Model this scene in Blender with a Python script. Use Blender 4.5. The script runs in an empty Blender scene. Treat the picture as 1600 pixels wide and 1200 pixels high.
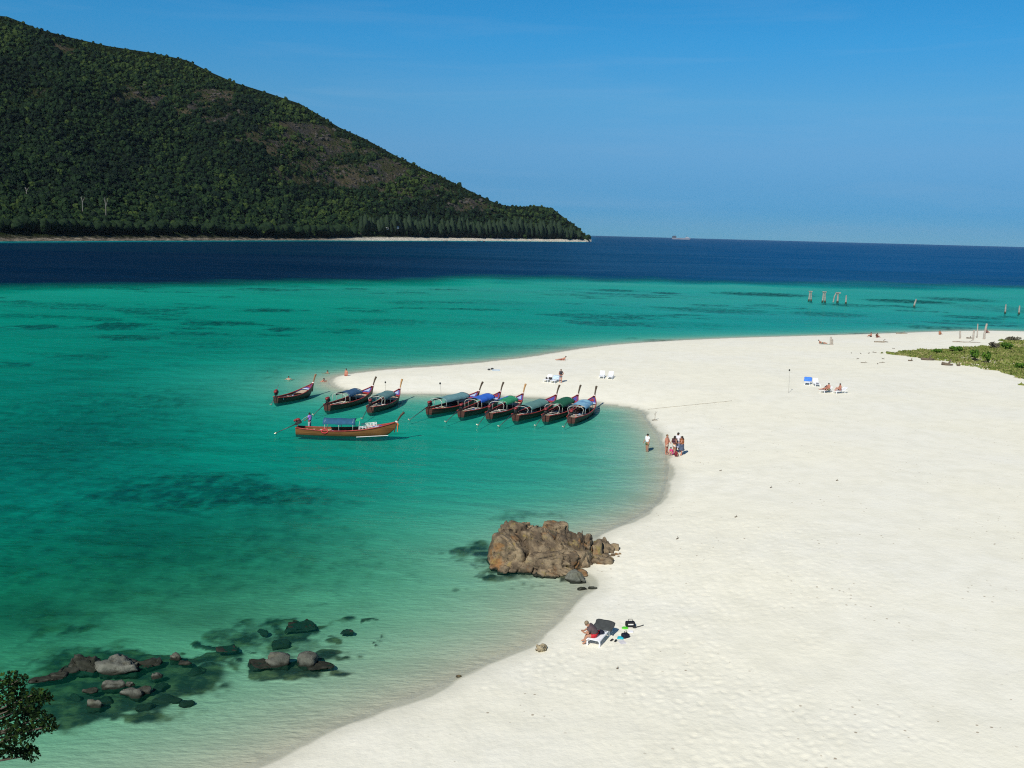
import bpy, bmesh, math, random
import numpy as np
from mathutils import Vector, Matrix

SC = bpy.context.scene
COL = SC.collection
R = math.radians

# ------------------------------------------------------------------ camera
H_CAM = 19.0
F_PX = 1500.0                 # focal length in pixels of the 1600 px wide photograph
ROLL = math.atan(0.0262)
PITCH = math.atan(236.0 / F_PX)
cam_d = bpy.data.cameras.new('camera')
cam_d.sensor_width = 36.0
cam_d.lens = F_PX / 1600.0 * 36.0
cam_d.clip_start = 0.5
cam_d.clip_end = 120000.0
cam = bpy.data.objects.new('camera', cam_d)
COL.objects.link(cam)
SC.camera = cam
_fw = Vector((0, math.cos(PITCH), -math.sin(PITCH)))
_r0 = Vector((1, 0, 0)); _u0 = Vector((0, math.sin(PITCH), math.cos(PITCH)))
CX = _r0 * math.cos(ROLL) + _u0 * math.sin(ROLL)
CY = -_r0 * math.sin(ROLL) + _u0 * math.cos(ROLL)
_m = Matrix((CX, CY, -_fw)).transposed().to_4x4()
_m.translation = Vector((0, 0, H_CAM))
cam.matrix_world = _m

# ------------------------------------------------------------------ sky, sun, exposure
SUN_EL = R(41.0)
SUN_DIR = Vector((-0.42, -0.907, 0)).normalized()      # horizontal direction towards the sun
wd = bpy.data.worlds.new('World'); SC.world = wd; wd.use_nodes = True
wn = wd.node_tree.nodes; wl = wd.node_tree.links
bg = wn['Background']
sky = wn.new('ShaderNodeTexSky'); sky.sky_type = 'NISHITA'; sky.sun_disc = False
sky.sun_elevation = SUN_EL
sky.sun_rotation = math.atan2(SUN_DIR.x, SUN_DIR.y)
sky.altitude = 3000.0; sky.air_density = 1.0; sky.dust_density = 0.0; sky.ozone_density = 10.0
# a clear tropical sky: blue down to the horizon (the same all the way round)
tcw = wn.new('ShaderNodeTexCoord')
sepw = wn.new('ShaderNodeSeparateXYZ'); wl.new(tcw.outputs['Generated'], sepw.inputs[0])
tone = wn.new('ShaderNodeValToRGB'); wl.new(sepw.outputs['Z'], tone.inputs['Fac'])
_st = ((0.0, (.155, .42, .58)), (0.027, (.18, .45, .60)), (0.052, (.32, .56, .63)), (0.085, (.55, .76, .72)), (0.13, (.60, 1.0, .87)), (0.185, (.40, 1.17, 1.08)), (0.235, (.30, 1.22, 1.17)), (0.5, (1.05, 1.02, 0.90)))
while len(tone.color_ramp.elements) < len(_st): tone.color_ramp.elements.new(0.5)
for e, (q, c3) in zip(tone.color_ramp.elements, _st): e.position = q; e.color = (*c3, 1)
hsv = wn.new('ShaderNodeMix'); hsv.data_type = 'RGBA'; hsv.blend_type = 'MULTIPLY'; hsv.inputs[0].default_value = 1.0
wl.new(sky.outputs[0], hsv.inputs[6]); wl.new(tone.outputs[0], hsv.inputs[7])
# faint high cirrus
mpw = wn.new('ShaderNodeMapping')
mpw.inputs['Scale'].default_value = (2.2, 2.2, 26.0); mpw.inputs['Rotation'].default_value = (0.03, -0.03, 0.0)
nzw = wn.new('ShaderNodeTexNoise'); nzw.inputs['Scale'].default_value = 1.6; nzw.inputs['Detail'].default_value = 7.0
nzw.inputs['Distortion'].default_value = 0.6
rpw = wn.new('ShaderNodeMapRange'); rpw.inputs['From Min'].default_value = 0.52; rpw.inputs['From Max'].default_value = 0.85
rpw.inputs['To Min'].default_value = 0.0; rpw.inputs['To Max'].default_value = 0.11
wl.new(tcw.outputs['Generated'], mpw.inputs['Vector']); wl.new(mpw.outputs[0], nzw.inputs['Vector'])
wl.new(nzw.outputs['Fac'], rpw.inputs['Value'])
mxw = wn.new('ShaderNodeMix'); mxw.data_type = 'RGBA'
mxw.inputs[7].default_value = (4.6, 5.6, 6.6, 1)
wl.new(rpw.outputs[0], mxw.inputs[0]); wl.new(hsv.outputs[2], mxw.inputs[6])
wl.new(mxw.outputs[2], bg.inputs['Color'])
bg.inputs['Strength'].default_value = 0.10

sun_d = bpy.data.lights.new('sun', 'SUN'); sun_d.energy = 4.75; sun_d.angle = R(0.53)
sun_d.color = (1.0, 0.955, 0.88)
sun = bpy.data.objects.new('sun', sun_d); COL.objects.link(sun)
_sd = Vector((SUN_DIR.x * math.cos(SUN_EL), SUN_DIR.y * math.cos(SUN_EL), math.sin(SUN_EL)))
sun.rotation_euler = (-_sd).to_track_quat('-Z', 'Y').to_euler()
sun.location = (0, 0, 60)

vs = SC.view_settings
vs.view_transform = 'Standard'; vs.look = 'None'; vs.exposure = 0.0; vs.gamma = 1.0
vs.use_curve_mapping = False
SC.render.engine = 'CYCLES'
SC.cycles.use_denoising = False
SC.cycles.filter_width = 1.15
SC.cycles.max_bounces = 8; SC.cycles.transparent_max_bounces = 12; SC.cycles.volume_bounces = 0
SC.cycles.diffuse_bounces = 3; SC.cycles.glossy_bounces = 3

# ------------------------------------------------------------------ helpers: pixel of the photograph -> place
def ray(px, py):
    d = CX * ((px - 800.0) / F_PX) + CY * (-(py - 600.0) / F_PX) + _fw
    return d
def at(px, py, z=0.0):
    d = ray(px, py)
    t = (z - H_CAM) / d.z
    return Vector((d.x * t, d.y * t, z))
def at_dist(px, py, dist):
    d = ray(px, py); t = dist / math.hypot(d.x, d.y)
    return Vector((d.x * t, d.y * t, H_CAM + d.z * t))

# ------------------------------------------------------------------ numpy noise
def _h(ix, iy, seed):
    n = (ix.astype(np.int64) * 374761393 + iy.astype(np.int64) * 668265263 + seed * 1442695041) & 0xFFFFFFFF
    n = ((n ^ (n >> 13)) * 1274126177) & 0xFFFFFFFF
    n = n ^ (n >> 16)
    return (n & 0xFFFFFF) / float(0xFFFFFF)
def vnoise(x, y, seed=0):
    ix = np.floor(x); iy = np.floor(y); fx = x - ix; fy = y - iy
    fx = fx * fx * fx * (fx * (fx * 6 - 15) + 10); fy = fy * fy * fy * (fy * (fy * 6 - 15) + 10)
    a = _h(ix, iy, seed); b = _h(ix + 1, iy, seed); c = _h(ix, iy + 1, seed); d = _h(ix + 1, iy + 1, seed)
    return (a * (1 - fx) + b * fx) * (1 - fy) + (c * (1 - fx) + d * fx) * fy
def fbm(x, y, seed=0, octv=4, gain=0.5):
    s = 0; a = 1.0; t = 0
    for o in range(octv):
        s = s + a * vnoise(x * 2 ** o + 17.3 * o, y * 2 ** o - 9.1 * o, seed + o * 7); t += a; a *= gain
    return s / t
def sstep(a, b, x):
    t = np.clip((x - a) / (b - a), 0, 1); return t * t * (3 - 2 * t)
def dimples(x, y, cell, seed, dens=0.8):
    """foot-sized hollows, one at most per cell"""
    x = x / cell; y = y / cell
    ix = np.floor(x); iy = np.floor(y); out = np.zeros_like(x)
    for dx in (-1, 0, 1):
        for dy in (-1, 0, 1):
            jx = ix + dx + 0.15 + 0.7 * _h(ix + dx, iy + dy, seed)
            jy = iy + dy + 0.15 + 0.7 * _h(ix + dx, iy + dy, seed + 1)
            on = _h(ix + dx, iy + dy, seed + 2) < dens
            an = _h(ix + dx, iy + dy, seed + 3) * 3.14
            u = (x - jx) * np.cos(an) + (y - jy) * np.sin(an); v = -(x - jx) * np.sin(an) + (y - jy) * np.cos(an)
            r2 = (u / 0.42) ** 2 + (v / 0.24) ** 2
            out = np.where(on, np.minimum(out, -np.exp(-r2 * 1.5) + 0.42 * np.exp(-(np.sqrt(r2) - 1.35) ** 2 * 5)) , out) if False else out + np.where(on, -np.exp(-r2 * 1.5) + 0.35 * np.exp(-(np.sqrt(r2) - 1.4) ** 2 * 6), 0)
    return out

# ------------------------------------------------------------------ helpers: materials
def mat_new(name):
    m = bpy.data.materials.new(name); m.use_nodes = True
    n = m.node_tree.nodes; l = m.node_tree.links
    return m, n, l, n['Principled BSDF']
_MC = {}
def mat(name, col, rough=0.7, var=0.18, scale=6.0, bump=0.0, bscale=30.0, metal=0.0, spec=0.3, col2=None):
    """plain coloured stuff with an uneven, slightly worn tone"""
    if name in _MC: return _MC[name]
    m, n, l, p = mat_new(name)
    tc = n.new('ShaderNodeTexCoord'); nz = n.new('ShaderNodeTexNoise')
    nz.inputs['Scale'].default_value = scale; nz.inputs['Detail'].default_value = 5
    l.new(tc.outputs['Object'], nz.inputs['Vector'])
    rp = n.new('ShaderNodeValToRGB')
    c = np.array(col); a = np.clip(c * (1 - var), 0, 1); b = np.clip(c * (1 + var), 0, 1)
    if col2 is not None: a = np.array(col2)
    rp.color_ramp.elements[0].position = 0.32; rp.color_ramp.elements[1].position = 0.68
    rp.color_ramp.elements[0].color = (*a, 1); rp.color_ramp.elements[1].color = (*b, 1)
    l.new(nz.outputs['Fac'], rp.inputs['Fac']); l.new(rp.outputs['Color'], p.inputs['Base Color'])
    p.inputs['Roughness'].default_value = rough; p.inputs['Metallic'].default_value = metal
    p.inputs['Specular IOR Level'].default_value = spec
    if bump:
        nb = n.new('ShaderNodeTexNoise'); nb.inputs['Scale'].default_value = bscale; nb.inputs['Detail'].default_value = 4
        l.new(tc.outputs['Object'], nb.inputs['Vector'])
        bp = n.new('ShaderNodeBump'); bp.inputs['Strength'].default_value = bump; bp.inputs['Distance'].default_value = 0.02
        l.new(nb.outputs['Fac'], bp.inputs['Height']); l.new(bp.outputs[0], p.inputs['Normal'])
    _MC[name] = m
    return m

# ------------------------------------------------------------------ helpers: objects
def tag(o, label=None, cat=None, group=None, kind=None):
    if label: o['label'] = label
    if cat: o['category'] = cat
    if group: o['group'] = group
    if kind: o['kind'] = kind
    return o
def empty(name, loc=(0, 0, 0), rz=0.0, label=None, cat=None, group=None):
    o = bpy.data.objects.new(name, None); COL.objects.link(o)
    o.location = loc; o.rotation_euler = (0, 0, rz); o.empty_display_size = 0.3
    return tag(o, label, cat, group)
def mesh_np(name, verts, faces, smooth=False):
    me = bpy.data.meshes.new(name)
    v = np.asarray(verts, dtype=np.float32); f = np.asarray(faces, dtype=np.int32)
    me.vertices.add(len(v)); me.vertices.foreach_set('co', v.ravel())
    k = f.shape[1]
    me.loops.add(f.size); me.loops.foreach_set('vertex_index', f.ravel())
    me.polygons.add(len(f)); me.polygons.foreach_set('loop_start', np.arange(0, f.size, k, dtype=np.int32))
    me.update(calc_edges=True)
    if smooth: me.polygons.foreach_set('use_smooth', np.ones(len(f), dtype=bool))
    return me
def attr(me, name, vals, dom='POINT'):
    a = me.attributes.new(name, 'FLOAT', dom); a.data.foreach_set('value', np.asarray(vals, dtype=np.float32).ravel())
def link(name, me, m=None, parent=None, loc=None):
    o = bpy.data.objects.new(name, me); COL.objects.link(o)
    if m is not None:
        me.materials.clear(); me.materials.append(m)
    if parent is not None: o.parent = parent
    if loc is not None: o.location = loc
    return o
class MB:
    """collects boxes, tubes and quads into one mesh"""
    def __init__(s): s.v = []; s.f = []
    def add(s, vs, fs):
        b = len(s.v); s.v += [tuple(q) for q in vs]; s.f += [tuple(b + i for i in q) for q in fs]; return s
    def box(s, c, d, rz=0.0, M=None):
        x, y, z = (q / 2 for q in d); pts = []
        for a in (-1, 1):
            for b in (-1, 1):
                for e in (-1, 1):
                    p = Vector((a * x, b * y, e * z))
                    p = (M @ p) if M is not None else Matrix.Rotation(rz, 3, 'Z') @ p
                    pts.append(p + Vector(c))
        return s.add(pts, [(0, 1, 3, 2), (4, 6, 7, 5), (0, 4, 5, 1), (2, 3, 7, 6), (0, 2, 6, 4), (1, 5, 7, 3)])
    def tube(s, pts, rad, n=8, cap=True, flat=1.0):
        pts = [Vector(p) for p in pts]
        if not hasattr(rad, '__len__'): rad = [rad] * len(pts)
        rings = []; prev = None
        for i, p in enumerate(pts):
            t = (pts[min(i + 1, len(pts) - 1)] - pts[max(i - 1, 0)]).normalized()
            if prev is None:
                a = t.orthogonal().normalized() if abs(t.z) > 0.95 else t.cross(Vector((0, 0, 1))).normalized()
            else:
                a = (prev - t * prev.dot(t)).normalized()
            prev = a; b = t.cross(a)
            rings.append([p + (a * math.cos(6.28318 * k / n) + b * math.sin(6.28318 * k / n) * flat) * rad[i] for k in range(n)])
        vs = [q for r_ in rings for q in r_]; fs = []
        for i in range(len(pts) - 1):
            for k in range(n):
                fs.append((i * n + k, i * n + (k + 1) % n, (i + 1) * n + (k + 1) % n, (i + 1) * n + k))
        if cap:
            fs.append(tuple(range(n - 1, -1, -1))); fs.append(tuple((len(pts) - 1) * n + k for k in range(n)))
        return s.add(vs, fs)
    def ball(s, c, r, n=8, m=6):
        if not hasattr(r, '__len__'): r = (r, r, r)
        vs = [(c[0], c[1], c[2] + r[2])]
        for j in range(1, m):
            t = math.pi * j / m
            for k in range(n):
                q = 6.28318 * k / n
                vs.append((c[0] + r[0] * math.sin(t) * math.cos(q), c[1] + r[1] * math.sin(t) * math.sin(q), c[2] + r[2] * math.cos(t)))
        vs.append((c[0], c[1], c[2] - r[2])); fs = []
        for k in range(n): fs.append((0, 1 + k, 1 + (k + 1) % n))
        for j in range(m - 2):
            for k in range(n):
                a = 1 + j * n; fs.append((a + k, a + n + k, a + n + (k + 1) % n, a + (k + 1) % n))
        e = len(vs) - 1; a = 1 + (m - 2) * n
        for k in range(n): fs.append((e, a + (k + 1) % n, a + k))
        return s.add(vs, fs)
    def grid(s, P, thick=0.0):
        """P[i][j] points -> quads; thick gives it an under side"""
        ni, nj = len(P), len(P[0])
        vs = [p for r_ in P for p in r_]
        fs = [(i * nj + j, i * nj + j + 1, (i + 1) * nj + j + 1, (i + 1) * nj + j) for i in range(ni - 1) for j in range(nj - 1)]
        if thick:
            k = len(vs); vs = vs + [Vector(p) - Vector((0, 0, thick)) for p in vs]
            fs += [tuple(k + q for q in reversed(f)) for f in fs[:]]
            rim = [j for j in range(nj)] + [i * nj + nj - 1 for i in range(1, ni)] + [(ni - 1) * nj + j for j in range(nj - 2, -1, -1)] + [i * nj for i in range(ni - 2, 0, -1)]
            for a, b in zip(rim, rim[1:] + rim[:1]): fs.append((b, a, k + a, k + b))
        return s.add(vs, fs)
    def mesh(s, name, smooth=False, bevel=0.0):
        me = bpy.data.meshes.new(name); me.from_pydata([tuple(v) for v in s.v], [], s.f); me.validate(); me.update()
        if bevel:
            bm = bmesh.new(); bm.from_mesh(me)
            bmesh.ops.bevel(bm, geom=[e for e in bm.edges if len(e.link_faces) == 2 and e.calc_face_angle(0) > 0.6], offset=bevel, segments=1, affect='EDGES')
            bm.to_mesh(me); bm.free()
        if smooth: me.polygons.foreach_set('use_smooth', np.ones(len(me.polygons), dtype=bool))
        return me
    def build(s, name, m, parent=None, smooth=False, bevel=0.0, loc=None):
        return link(name, s.mesh(name, smooth, bevel), m, parent, loc)
def copy_tree(o, parent=None):
    c = o.copy(); COL.objects.link(c)
    if parent is not None: c.parent = parent
    for ch in list(o.children): copy_tree(ch, c)
    return c

# ------------------------------------------------------------------ shoreline (outline of the land, at water level)
SHORE_PX = [(395, 1200), (450, 1175), (520, 1143), (600, 1110), (660, 1085), (720, 1059), (780, 1030), (820, 1012), (850, 990), (880, 962),
    (905, 938), (922, 918), (915, 903), (900, 890), (903, 872), (920, 848), (945, 832), (985, 814), (1015, 797), (1035, 777), (1044, 750),
    (1044, 720), (1034, 688), (1022, 668), (1012, 654), (1002, 641), (970, 634), (935, 630), (880, 625), (820, 621), (760, 618), (700, 616),
    (640, 615), (590, 614), (550, 611), (525, 605), (515, 598), (522, 590), (548, 584), (600, 578), (660, 573.5), (720, 569), (780, 563), (830, 557),
    (880, 549), (920, 543), (980, 537), (1060, 532), (1150, 528), (1250, 525), (1340, 522.5), (1440, 519), (1520, 517), (1580, 517.5), (1680, 521), (1800, 528)]
def catmull(P, k):
    P = [P[0]] + list(P) + [P[-1]]; out = []
    for i in range(1, len(P) - 2):
        p0, p1, p2, p3 = (np.array(q, float) for q in P[i - 1:i + 3])
        for j in range(k):
            t = j / k
            out.append(0.5 * ((2 * p1) + (-p0 + p2) * t + (2 * p0 - 5 * p1 + 4 * p2 - p3) * t * t + (-p0 + 3 * p1 - 3 * p2 + p3) * t ** 3))
    out.append(np.array(P[-2], float)); return out
_sp = [at(p[0], p[1]) for p in SHORE_PX]
_sp = [(v.x, v.y) for v in _sp]
LAND = catmull([(-70, 16), (-40, 19), (-24, 21.5), (-15, 25.5)] + _sp + [(185, 205), (260, 190), (420, 150)], 4) + [np.array((420, -120)), np.array((-70, -120))]
LAND = np.array(LAND)
def shore_sd(X, Y):
    """signed distance to the shoreline in metres, positive on land"""
    X = np.asarray(X, float); Y = np.asarray(Y, float); sh = X.shape; X = X.ravel(); Y = Y.ravel()
    d2 = np.full(X.shape, 1e18); ins = np.zeros(X.shape, bool)
    A = LAND; B = np.roll(LAND, -1, 0)
    for (ax, ay), (bx, by) in zip(A, B):
        ex, ey = bx - ax, by - ay; L = ex * ex + ey * ey
        if L < 1e-9: continue
        t = np.clip(((X - ax) * ex + (Y - ay) * ey) / L, 0, 1)
        d2 = np.minimum(d2, (X - ax - t * ex) ** 2 + (Y - ay - t * ey) ** 2)
        if ay != by:
            c = ((ay > Y) != (by > Y)) & (X < (bx - ax) * (Y - ay) / (by - ay) + ax); ins ^= c
    d = np.sqrt(d2); return np.where(ins, d, -d).reshape(sh)

def sand_z(X, Y, s):
    """height of sand and sea bed over the water"""
    wob = 0.35 * (fbm(X * 0.5, Y * 0.5, 3, 3) - 0.5)
    sl = s + wob
    land = 0.055 * np.maximum(sl, 0) * np.exp(-np.maximum(sl, 0) / 14) + 0.75 * (1 - np.exp(-np.maximum(sl, 0) / 14))
    sea = -(0.030 * np.maximum(-sl, 0) * np.exp(np.minimum(sl, 0) / 8) + 0.80 * (1 - np.exp(np.minimum(sl, 0) / 26)))
    z = np.where(sl > 0, land, sea)
    on = sstep(0.3, 3.0, s)
    z = z + on * 0.16 * (fbm(X * 0.07, Y * 0.07, 5, 3) - 0.5) + on * 0.05 * (fbm(X * 0.45, Y * 0.45, 8, 3) - 0.5)
    return z
def ground_z(x, y):
    a = np.array([x], float); b = np.array([y], float)
    return float(sand_z(a, b, shore_sd(a, b))[0])
def on_sand(px, py):
    z = 0.4
    for _ in range(6):
        p = at(px, py, z); z = ground_z(p.x, p.y)
    return Vector((p.x, p.y, z))

# ------------------------------------------------------------------ where the shallow shelf drops into the deep
def _az(px, py):
    p = at(px, py); return math.atan2(p.x, p.y), math.hypot(p.x, p.y)
_edge = np.array([_az(*q) for q in ((-300, 455), (0, 447), (120, 444), (250, 441), (400, 438), (520, 436.5), (650, 435), (800, 434), (900, 435), (1000, 437), (1100, 438), (1250, 440), (1400, 443), (1600, 447), (1900, 452))])
def edge_r(az): return np.interp(az, _edge[:, 0], _edge[:, 1])
ISL_SHORE = [(-420, 377.5), (-120, 377.3), (0, 377), (100, 376.6), (200, 376), (300, 375.8), (420, 375.6), (520, 375.6), (600, 376), (700, 376.2), (800, 376.8), (860, 377.4), (918, 378.0)]
_ish = np.array([_az(*q) for q in ISL_SHORE])
def isl_r(az): return np.interp(az, _ish[:, 0], _ish[:, 1])

# ------------------------------------------------------------------ polar sheets of sand, sea bed and sea
def polar_faces(nr, na):
    i = np.arange(nr - 1)[:, None] * na + np.arange(na - 1)[None, :]
    return np.stack([i, i + 1, i + na + 1, i + na], -1).reshape(-1, 4)
def geo(a, b, q): return np.exp(np.arange(math.log(a), math.log(b), q))
def project(X, Y, Z):
    dx = X; dy = Y; dz = Z - H_CAM
    xc = dx * CX.x + dy * CX.y + dz * CX.z; yc = dx * CY.x + dy * CY.y + dz * CY.z
    zc = dx * _fw.x + dy * _fw.y + dz * _fw.z
    zc = np.where(np.abs(zc) < 1e-6, 1e-6, zc)
    return 800 + F_PX * xc / zc, 600 - F_PX * yc / zc

# reef and weed on the sea bed: (photo x, photo y, half width, half height, strength)
REEF = [(330, 768, 215, 26, .85), (230, 752, 180, 20, .6), (470, 790, 120, 26, .45), (120, 650, 190, 60, .5), (60, 720, 150, 70, .5),
    (70, 810, 150, 50, .5), (330, 870, 330, 70, .42), (150, 840, 260, 90, .4), (240, 915, 200, 40, .42), (100, 950, 150, 40, .45), (520, 700, 160, 24, .22), (90, 880, 160, 45, .5),
    (60, 990, 60, 14, .9), (30, 1040, 120, 40, .45), (180, 1050, 170, 26, 1.0), (190, 1085, 140, 34, .8), (300, 1038, 60, 14, .9), (100, 1075, 110, 40, .75),
    (455, 1037, 78, 22, 1.0), (470, 974, 52, 13, .95), (430, 1000, 70, 14, .45), (355, 1013, 24, 10, .9), (410, 985, 70, 14, .6), (540, 985, 14, 7, .9), (570, 992, 20, 6, .7), (585, 1006, 12, 5, .6),
    (722, 862, 52, 20, 1.0), (745, 880, 40, 18, 1.0), (690, 870, 30, 10, .8), (800, 818, 50, 8, .45), (845, 815, 40, 8, .45), (800, 905, 55, 9, .9), (840, 905, 40, 8, .9), (740, 905, 24, 7, .7), (780, 925, 24, 5, .6), (860, 912, 40, 8, .8),
    (185, 506, 44, 6, 1.0), (60, 507, 40, 4, .9), (340, 502, 60, 4, .9), (200, 524, 60, 5, .7), (420, 482, 45, 3, .9), (440, 512, 30, 3, .9), (300, 518, 60, 4, .7), (30, 566, 40, 5, .7), (120, 555, 60, 6, .55), (330, 536, 60, 6, .5),
    (1190, 458, 80, 3, .9), (1120, 483, 90, 4, .6), (1290, 489, 70, 4, .6), (1420, 469, 70, 3, .9), (1500, 466, 60, 3, .7), (1520, 494, 50, 3, .7), (960, 452, 40, 2, .8), (1040, 456, 25, 2, .8), (1560, 480, 80, 6, .4),
    (770, 470, 80, 4, .35), (600, 500, 100, 5, .5), (760, 505, 120, 6, .35), (640, 470, 50, 3, .5), (1050, 505, 120, 5, .35), (1330, 475, 50, 3, .6)]
def reef_mask(X, Y):
    m = np.zeros_like(X)
    wx = X + 3.4 * (fbm(X * 0.4, Y * 0.4, 31, 4, 0.6) - 0.5) * 2; wy = Y + 3.4 * (fbm(X * 0.4, Y * 0.4, 41, 4, 0.6) - 0.5) * 2
    for cx, cy, rx, ry, st in REEF:
        z = -0.35
        c = at(cx, cy, z); a = at(cx + rx, cy + 0.026 * rx, z); f = at(cx, cy - ry, z); b = at(cx, cy + ry, z)
        ax = max((a - c).length, 0.3); ay = max((f - b).length / 2, 0.3)
        q = ((wx - c.x) / ax) ** 2 + ((wy - c.y) / ay) ** 2
        m = np.maximum(m, st * (1 - sstep(0.1, 1.7, q)))
    r = np.hypot(X, Y); az = np.arctan2(X, Y)
    # scattered patches far out on the shelf
    n = fbm(X * 0.05, Y * 0.085, 55, 5, 0.62)
    m = np.maximum(m, 0.62 * sstep(0.55, 0.70, n) * sstep(135, 190, r) * (1 - sstep(330, 380, r)))
    n2 = fbm(X * 0.16, Y * 0.12, 66, 4, 0.6)
    m = np.maximum(m, 0.36 * sstep(0.45, 0.75, n2) * sstep(-0.05, -0.30, az) * sstep(50, 70, r) * (1 - sstep(180, 230, r)))
    brk = fbm(X * 1.3, Y * 0.9, 77, 4, 0.6)
    near = (1 - sstep(43, 46.5, r)) * sstep(.25, .7, m)
    brk = brk + 0.45 * near
    return np.clip(m * (0.05 + 1.35 * brk), 0, 1)

AZ = np.radians(np.arange(-44.0, 44.01, 0.125))
RR = np.concatenate([geo(10, 28, 0.02), geo(28, 95, 0.0036), geo(95, 720, 0.0085)])
A, Q = np.meshgrid(AZ, RR); GX = np.sin(A) * Q; GY = np.cos(A) * Q
S = shore_sd(GX, GY)
GZ = sand_z(GX, GY, S)
_foot = sstep(0.4, 2.0, S) * (0.25 + 0.75 * sstep(0.36, 0.6, fbm(GX * 0.12, GY * 0.12, 91, 3))) * (1 - 0.85 * sstep(12, 24, S)) * (1 - 0.8 * sstep(90, 150, Q))
GZ = GZ + (_foot * 0.7) * (0.046 * dimples(GX, GY, 0.55, 12, 0.8) + 0.018 * dimples(GX, GY, 0.34, 23, 0.7) + 0.03 * (fbm(GX * 2.0, GY * 2.0, 14, 3) - 0.5))
RF = reef_mask(GX, GY) * (S < 0)
GZ = GZ + np.where(S < -0.3, RF * 0.14 * (fbm(GX * 1.6, GY * 1.6, 15, 3)), 0) * (1 - sstep(70, 120, Q))
_wsh = S + 0.9 * (fbm(GX * 0.35, GY * 0.35, 19, 3) - 0.5)
WET = (1 - sstep(0.16, 0.42, _wsh)) + 0.35 * (1 - sstep(0.3, 1.6, _wsh)) * sstep(0.16, 0.42, _wsh)
FRONT = (1 - sstep(60, 110, Q)) * sstep(2, 14, -S)
DULL = np.zeros_like(GX)
for cx, cy, rx, ry, st in ((230, 860, 360, 130, .95), (60, 700, 230, 110, .7), (330, 960, 260, 50, .7), (40, 950, 240, 90, .9), (520, 780, 130, 70, .35), (80, 600, 200, 60, .4)):
    c = at(cx, cy, -.35); a_ = (at(cx + rx, cy + .026 * rx, -.35) - c).length; b_ = (at(cx, cy - ry, -.35) - at(cx, cy + ry, -.35)).length / 2
    q2 = ((GX - c.x) / a_) ** 2 + ((GY - c.y) / b_) ** 2
    DULL = np.maximum(DULL, st * np.exp(-q2 * 1.3) * (0.45 + 1.1 * fbm(GX * 0.2, GY * 0.2, 151, 4, .6)))
DULL = np.clip(DULL, 0, 1)

VEG = [(1375, 552.5), (1420, 549), (1440, 547), (1480, 547), (1500, 546), (1530, 543), (1556, 541), (1570, 534), (1600, 532), (1660, 530), (1700, 600), (1640, 612), (1600, 599), (1575, 589), (1545, 577), (1520, 572), (1495, 569), (1460, 563), (1420, 557), (1395, 554)]
VP = np.array([on_sand(*p_).xy[:] for p_ in VEG])
def inside(X, Y, poly):
    r = np.zeros(X.shape, bool)
    for (ax, ay), (bx, by) in zip(poly, np.roll(poly, -1, 0)):
        if ay != by: r ^= ((ay > Y) != (by > Y)) & (X < (bx - ax) * (Y - ay) / (by - ay) + ax)
    return r
VEGM = inside(GX + 5 * (fbm(GX * .3, GY * .3, 71, 4) - .5), GY + 7 * (fbm(GX * .3, GY * .3, 72, 4) - .5), VP) * sstep(.30, .5, fbm(GX * .25, GY * .25, 74, 4))
V = np.stack([GX, GY, GZ], -1).reshape(-1, 3); Fq = polar_faces(len(RR), len(AZ))
sf = S.ravel()[Fq].mean(1)

m_sand, n, l, p = mat_new('sand')
tc = n.new('ShaderNodeTexCoord'); P0 = tc.outputs['Object']
def noise(n, l, vec, scale, detail=4, rough=0.55):
    q = n.new('ShaderNodeTexNoise'); q.inputs['Scale'].default_value = scale; q.inputs['Detail'].default_value = detail
    q.inputs['Roughness'].default_value = rough; l.new(vec, q.inputs['Vector']); return q.outputs['Fac']
def mixc(n, l, fac, a, b, mode='MIX'):
    q = n.new('ShaderNodeMix'); q.data_type = 'RGBA'; q.blend_type = mode
    for i, v in ((0, fac), (6, a), (7, b)):
        if hasattr(v, 'links') or isinstance(v, bpy.types.NodeSocket): l.new(v, q.inputs[i])
        elif i == 0: q.inputs[0].default_value = v
        else: q.inputs[i].default_value = (*v, 1)
    return q.outputs[2]
def ramp(n, l, val, a, b, lo=0.0, hi=1.0):
    q = n.new('ShaderNodeMapRange'); q.interpolation_type = 'SMOOTHSTEP'
    q.inputs['From Min'].default_value = a; q.inputs['From Max'].default_value = b
    q.inputs['To Min'].default_value = lo; q.inputs['To Max'].default_value = hi
    l.new(val, q.inputs['Value']); return q.outputs[0]
def math_(n, l, op, a, b=None):
    q = n.new('ShaderNodeMath'); q.operation = op
    for i, v in ((0, a), (1, b)):
        if v is None: continue
        if isinstance(v, bpy.types.NodeSocket): l.new(v, q.inputs[i])
        else: q.inputs[i].default_value = v
    return q.outputs[0]
def attrib(n, name):
    q = n.new('ShaderNodeAttribute'); q.attribute_name = name; return q.outputs['Fac']
big = noise(n, l, P0, 0.06, 5); mid = noise(n, l, P0, 0.7, 4); fine = noise(n, l, P0, 7.0, 4)
c = mixc(n, l, ramp(n, l, big, .38, .66), (0.835, 0.80, 0.645), (0.825, 0.80, 0.675))
c = mixc(n, l, ramp(n, l, mid, .35, .75, 0, .35), c, (0.66, 0.635, 0.50))
c = mixc(n, l, ramp(n, l, fine, .55, .85, 0, .22), c, (0.60, 0.55, 0.45))
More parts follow.
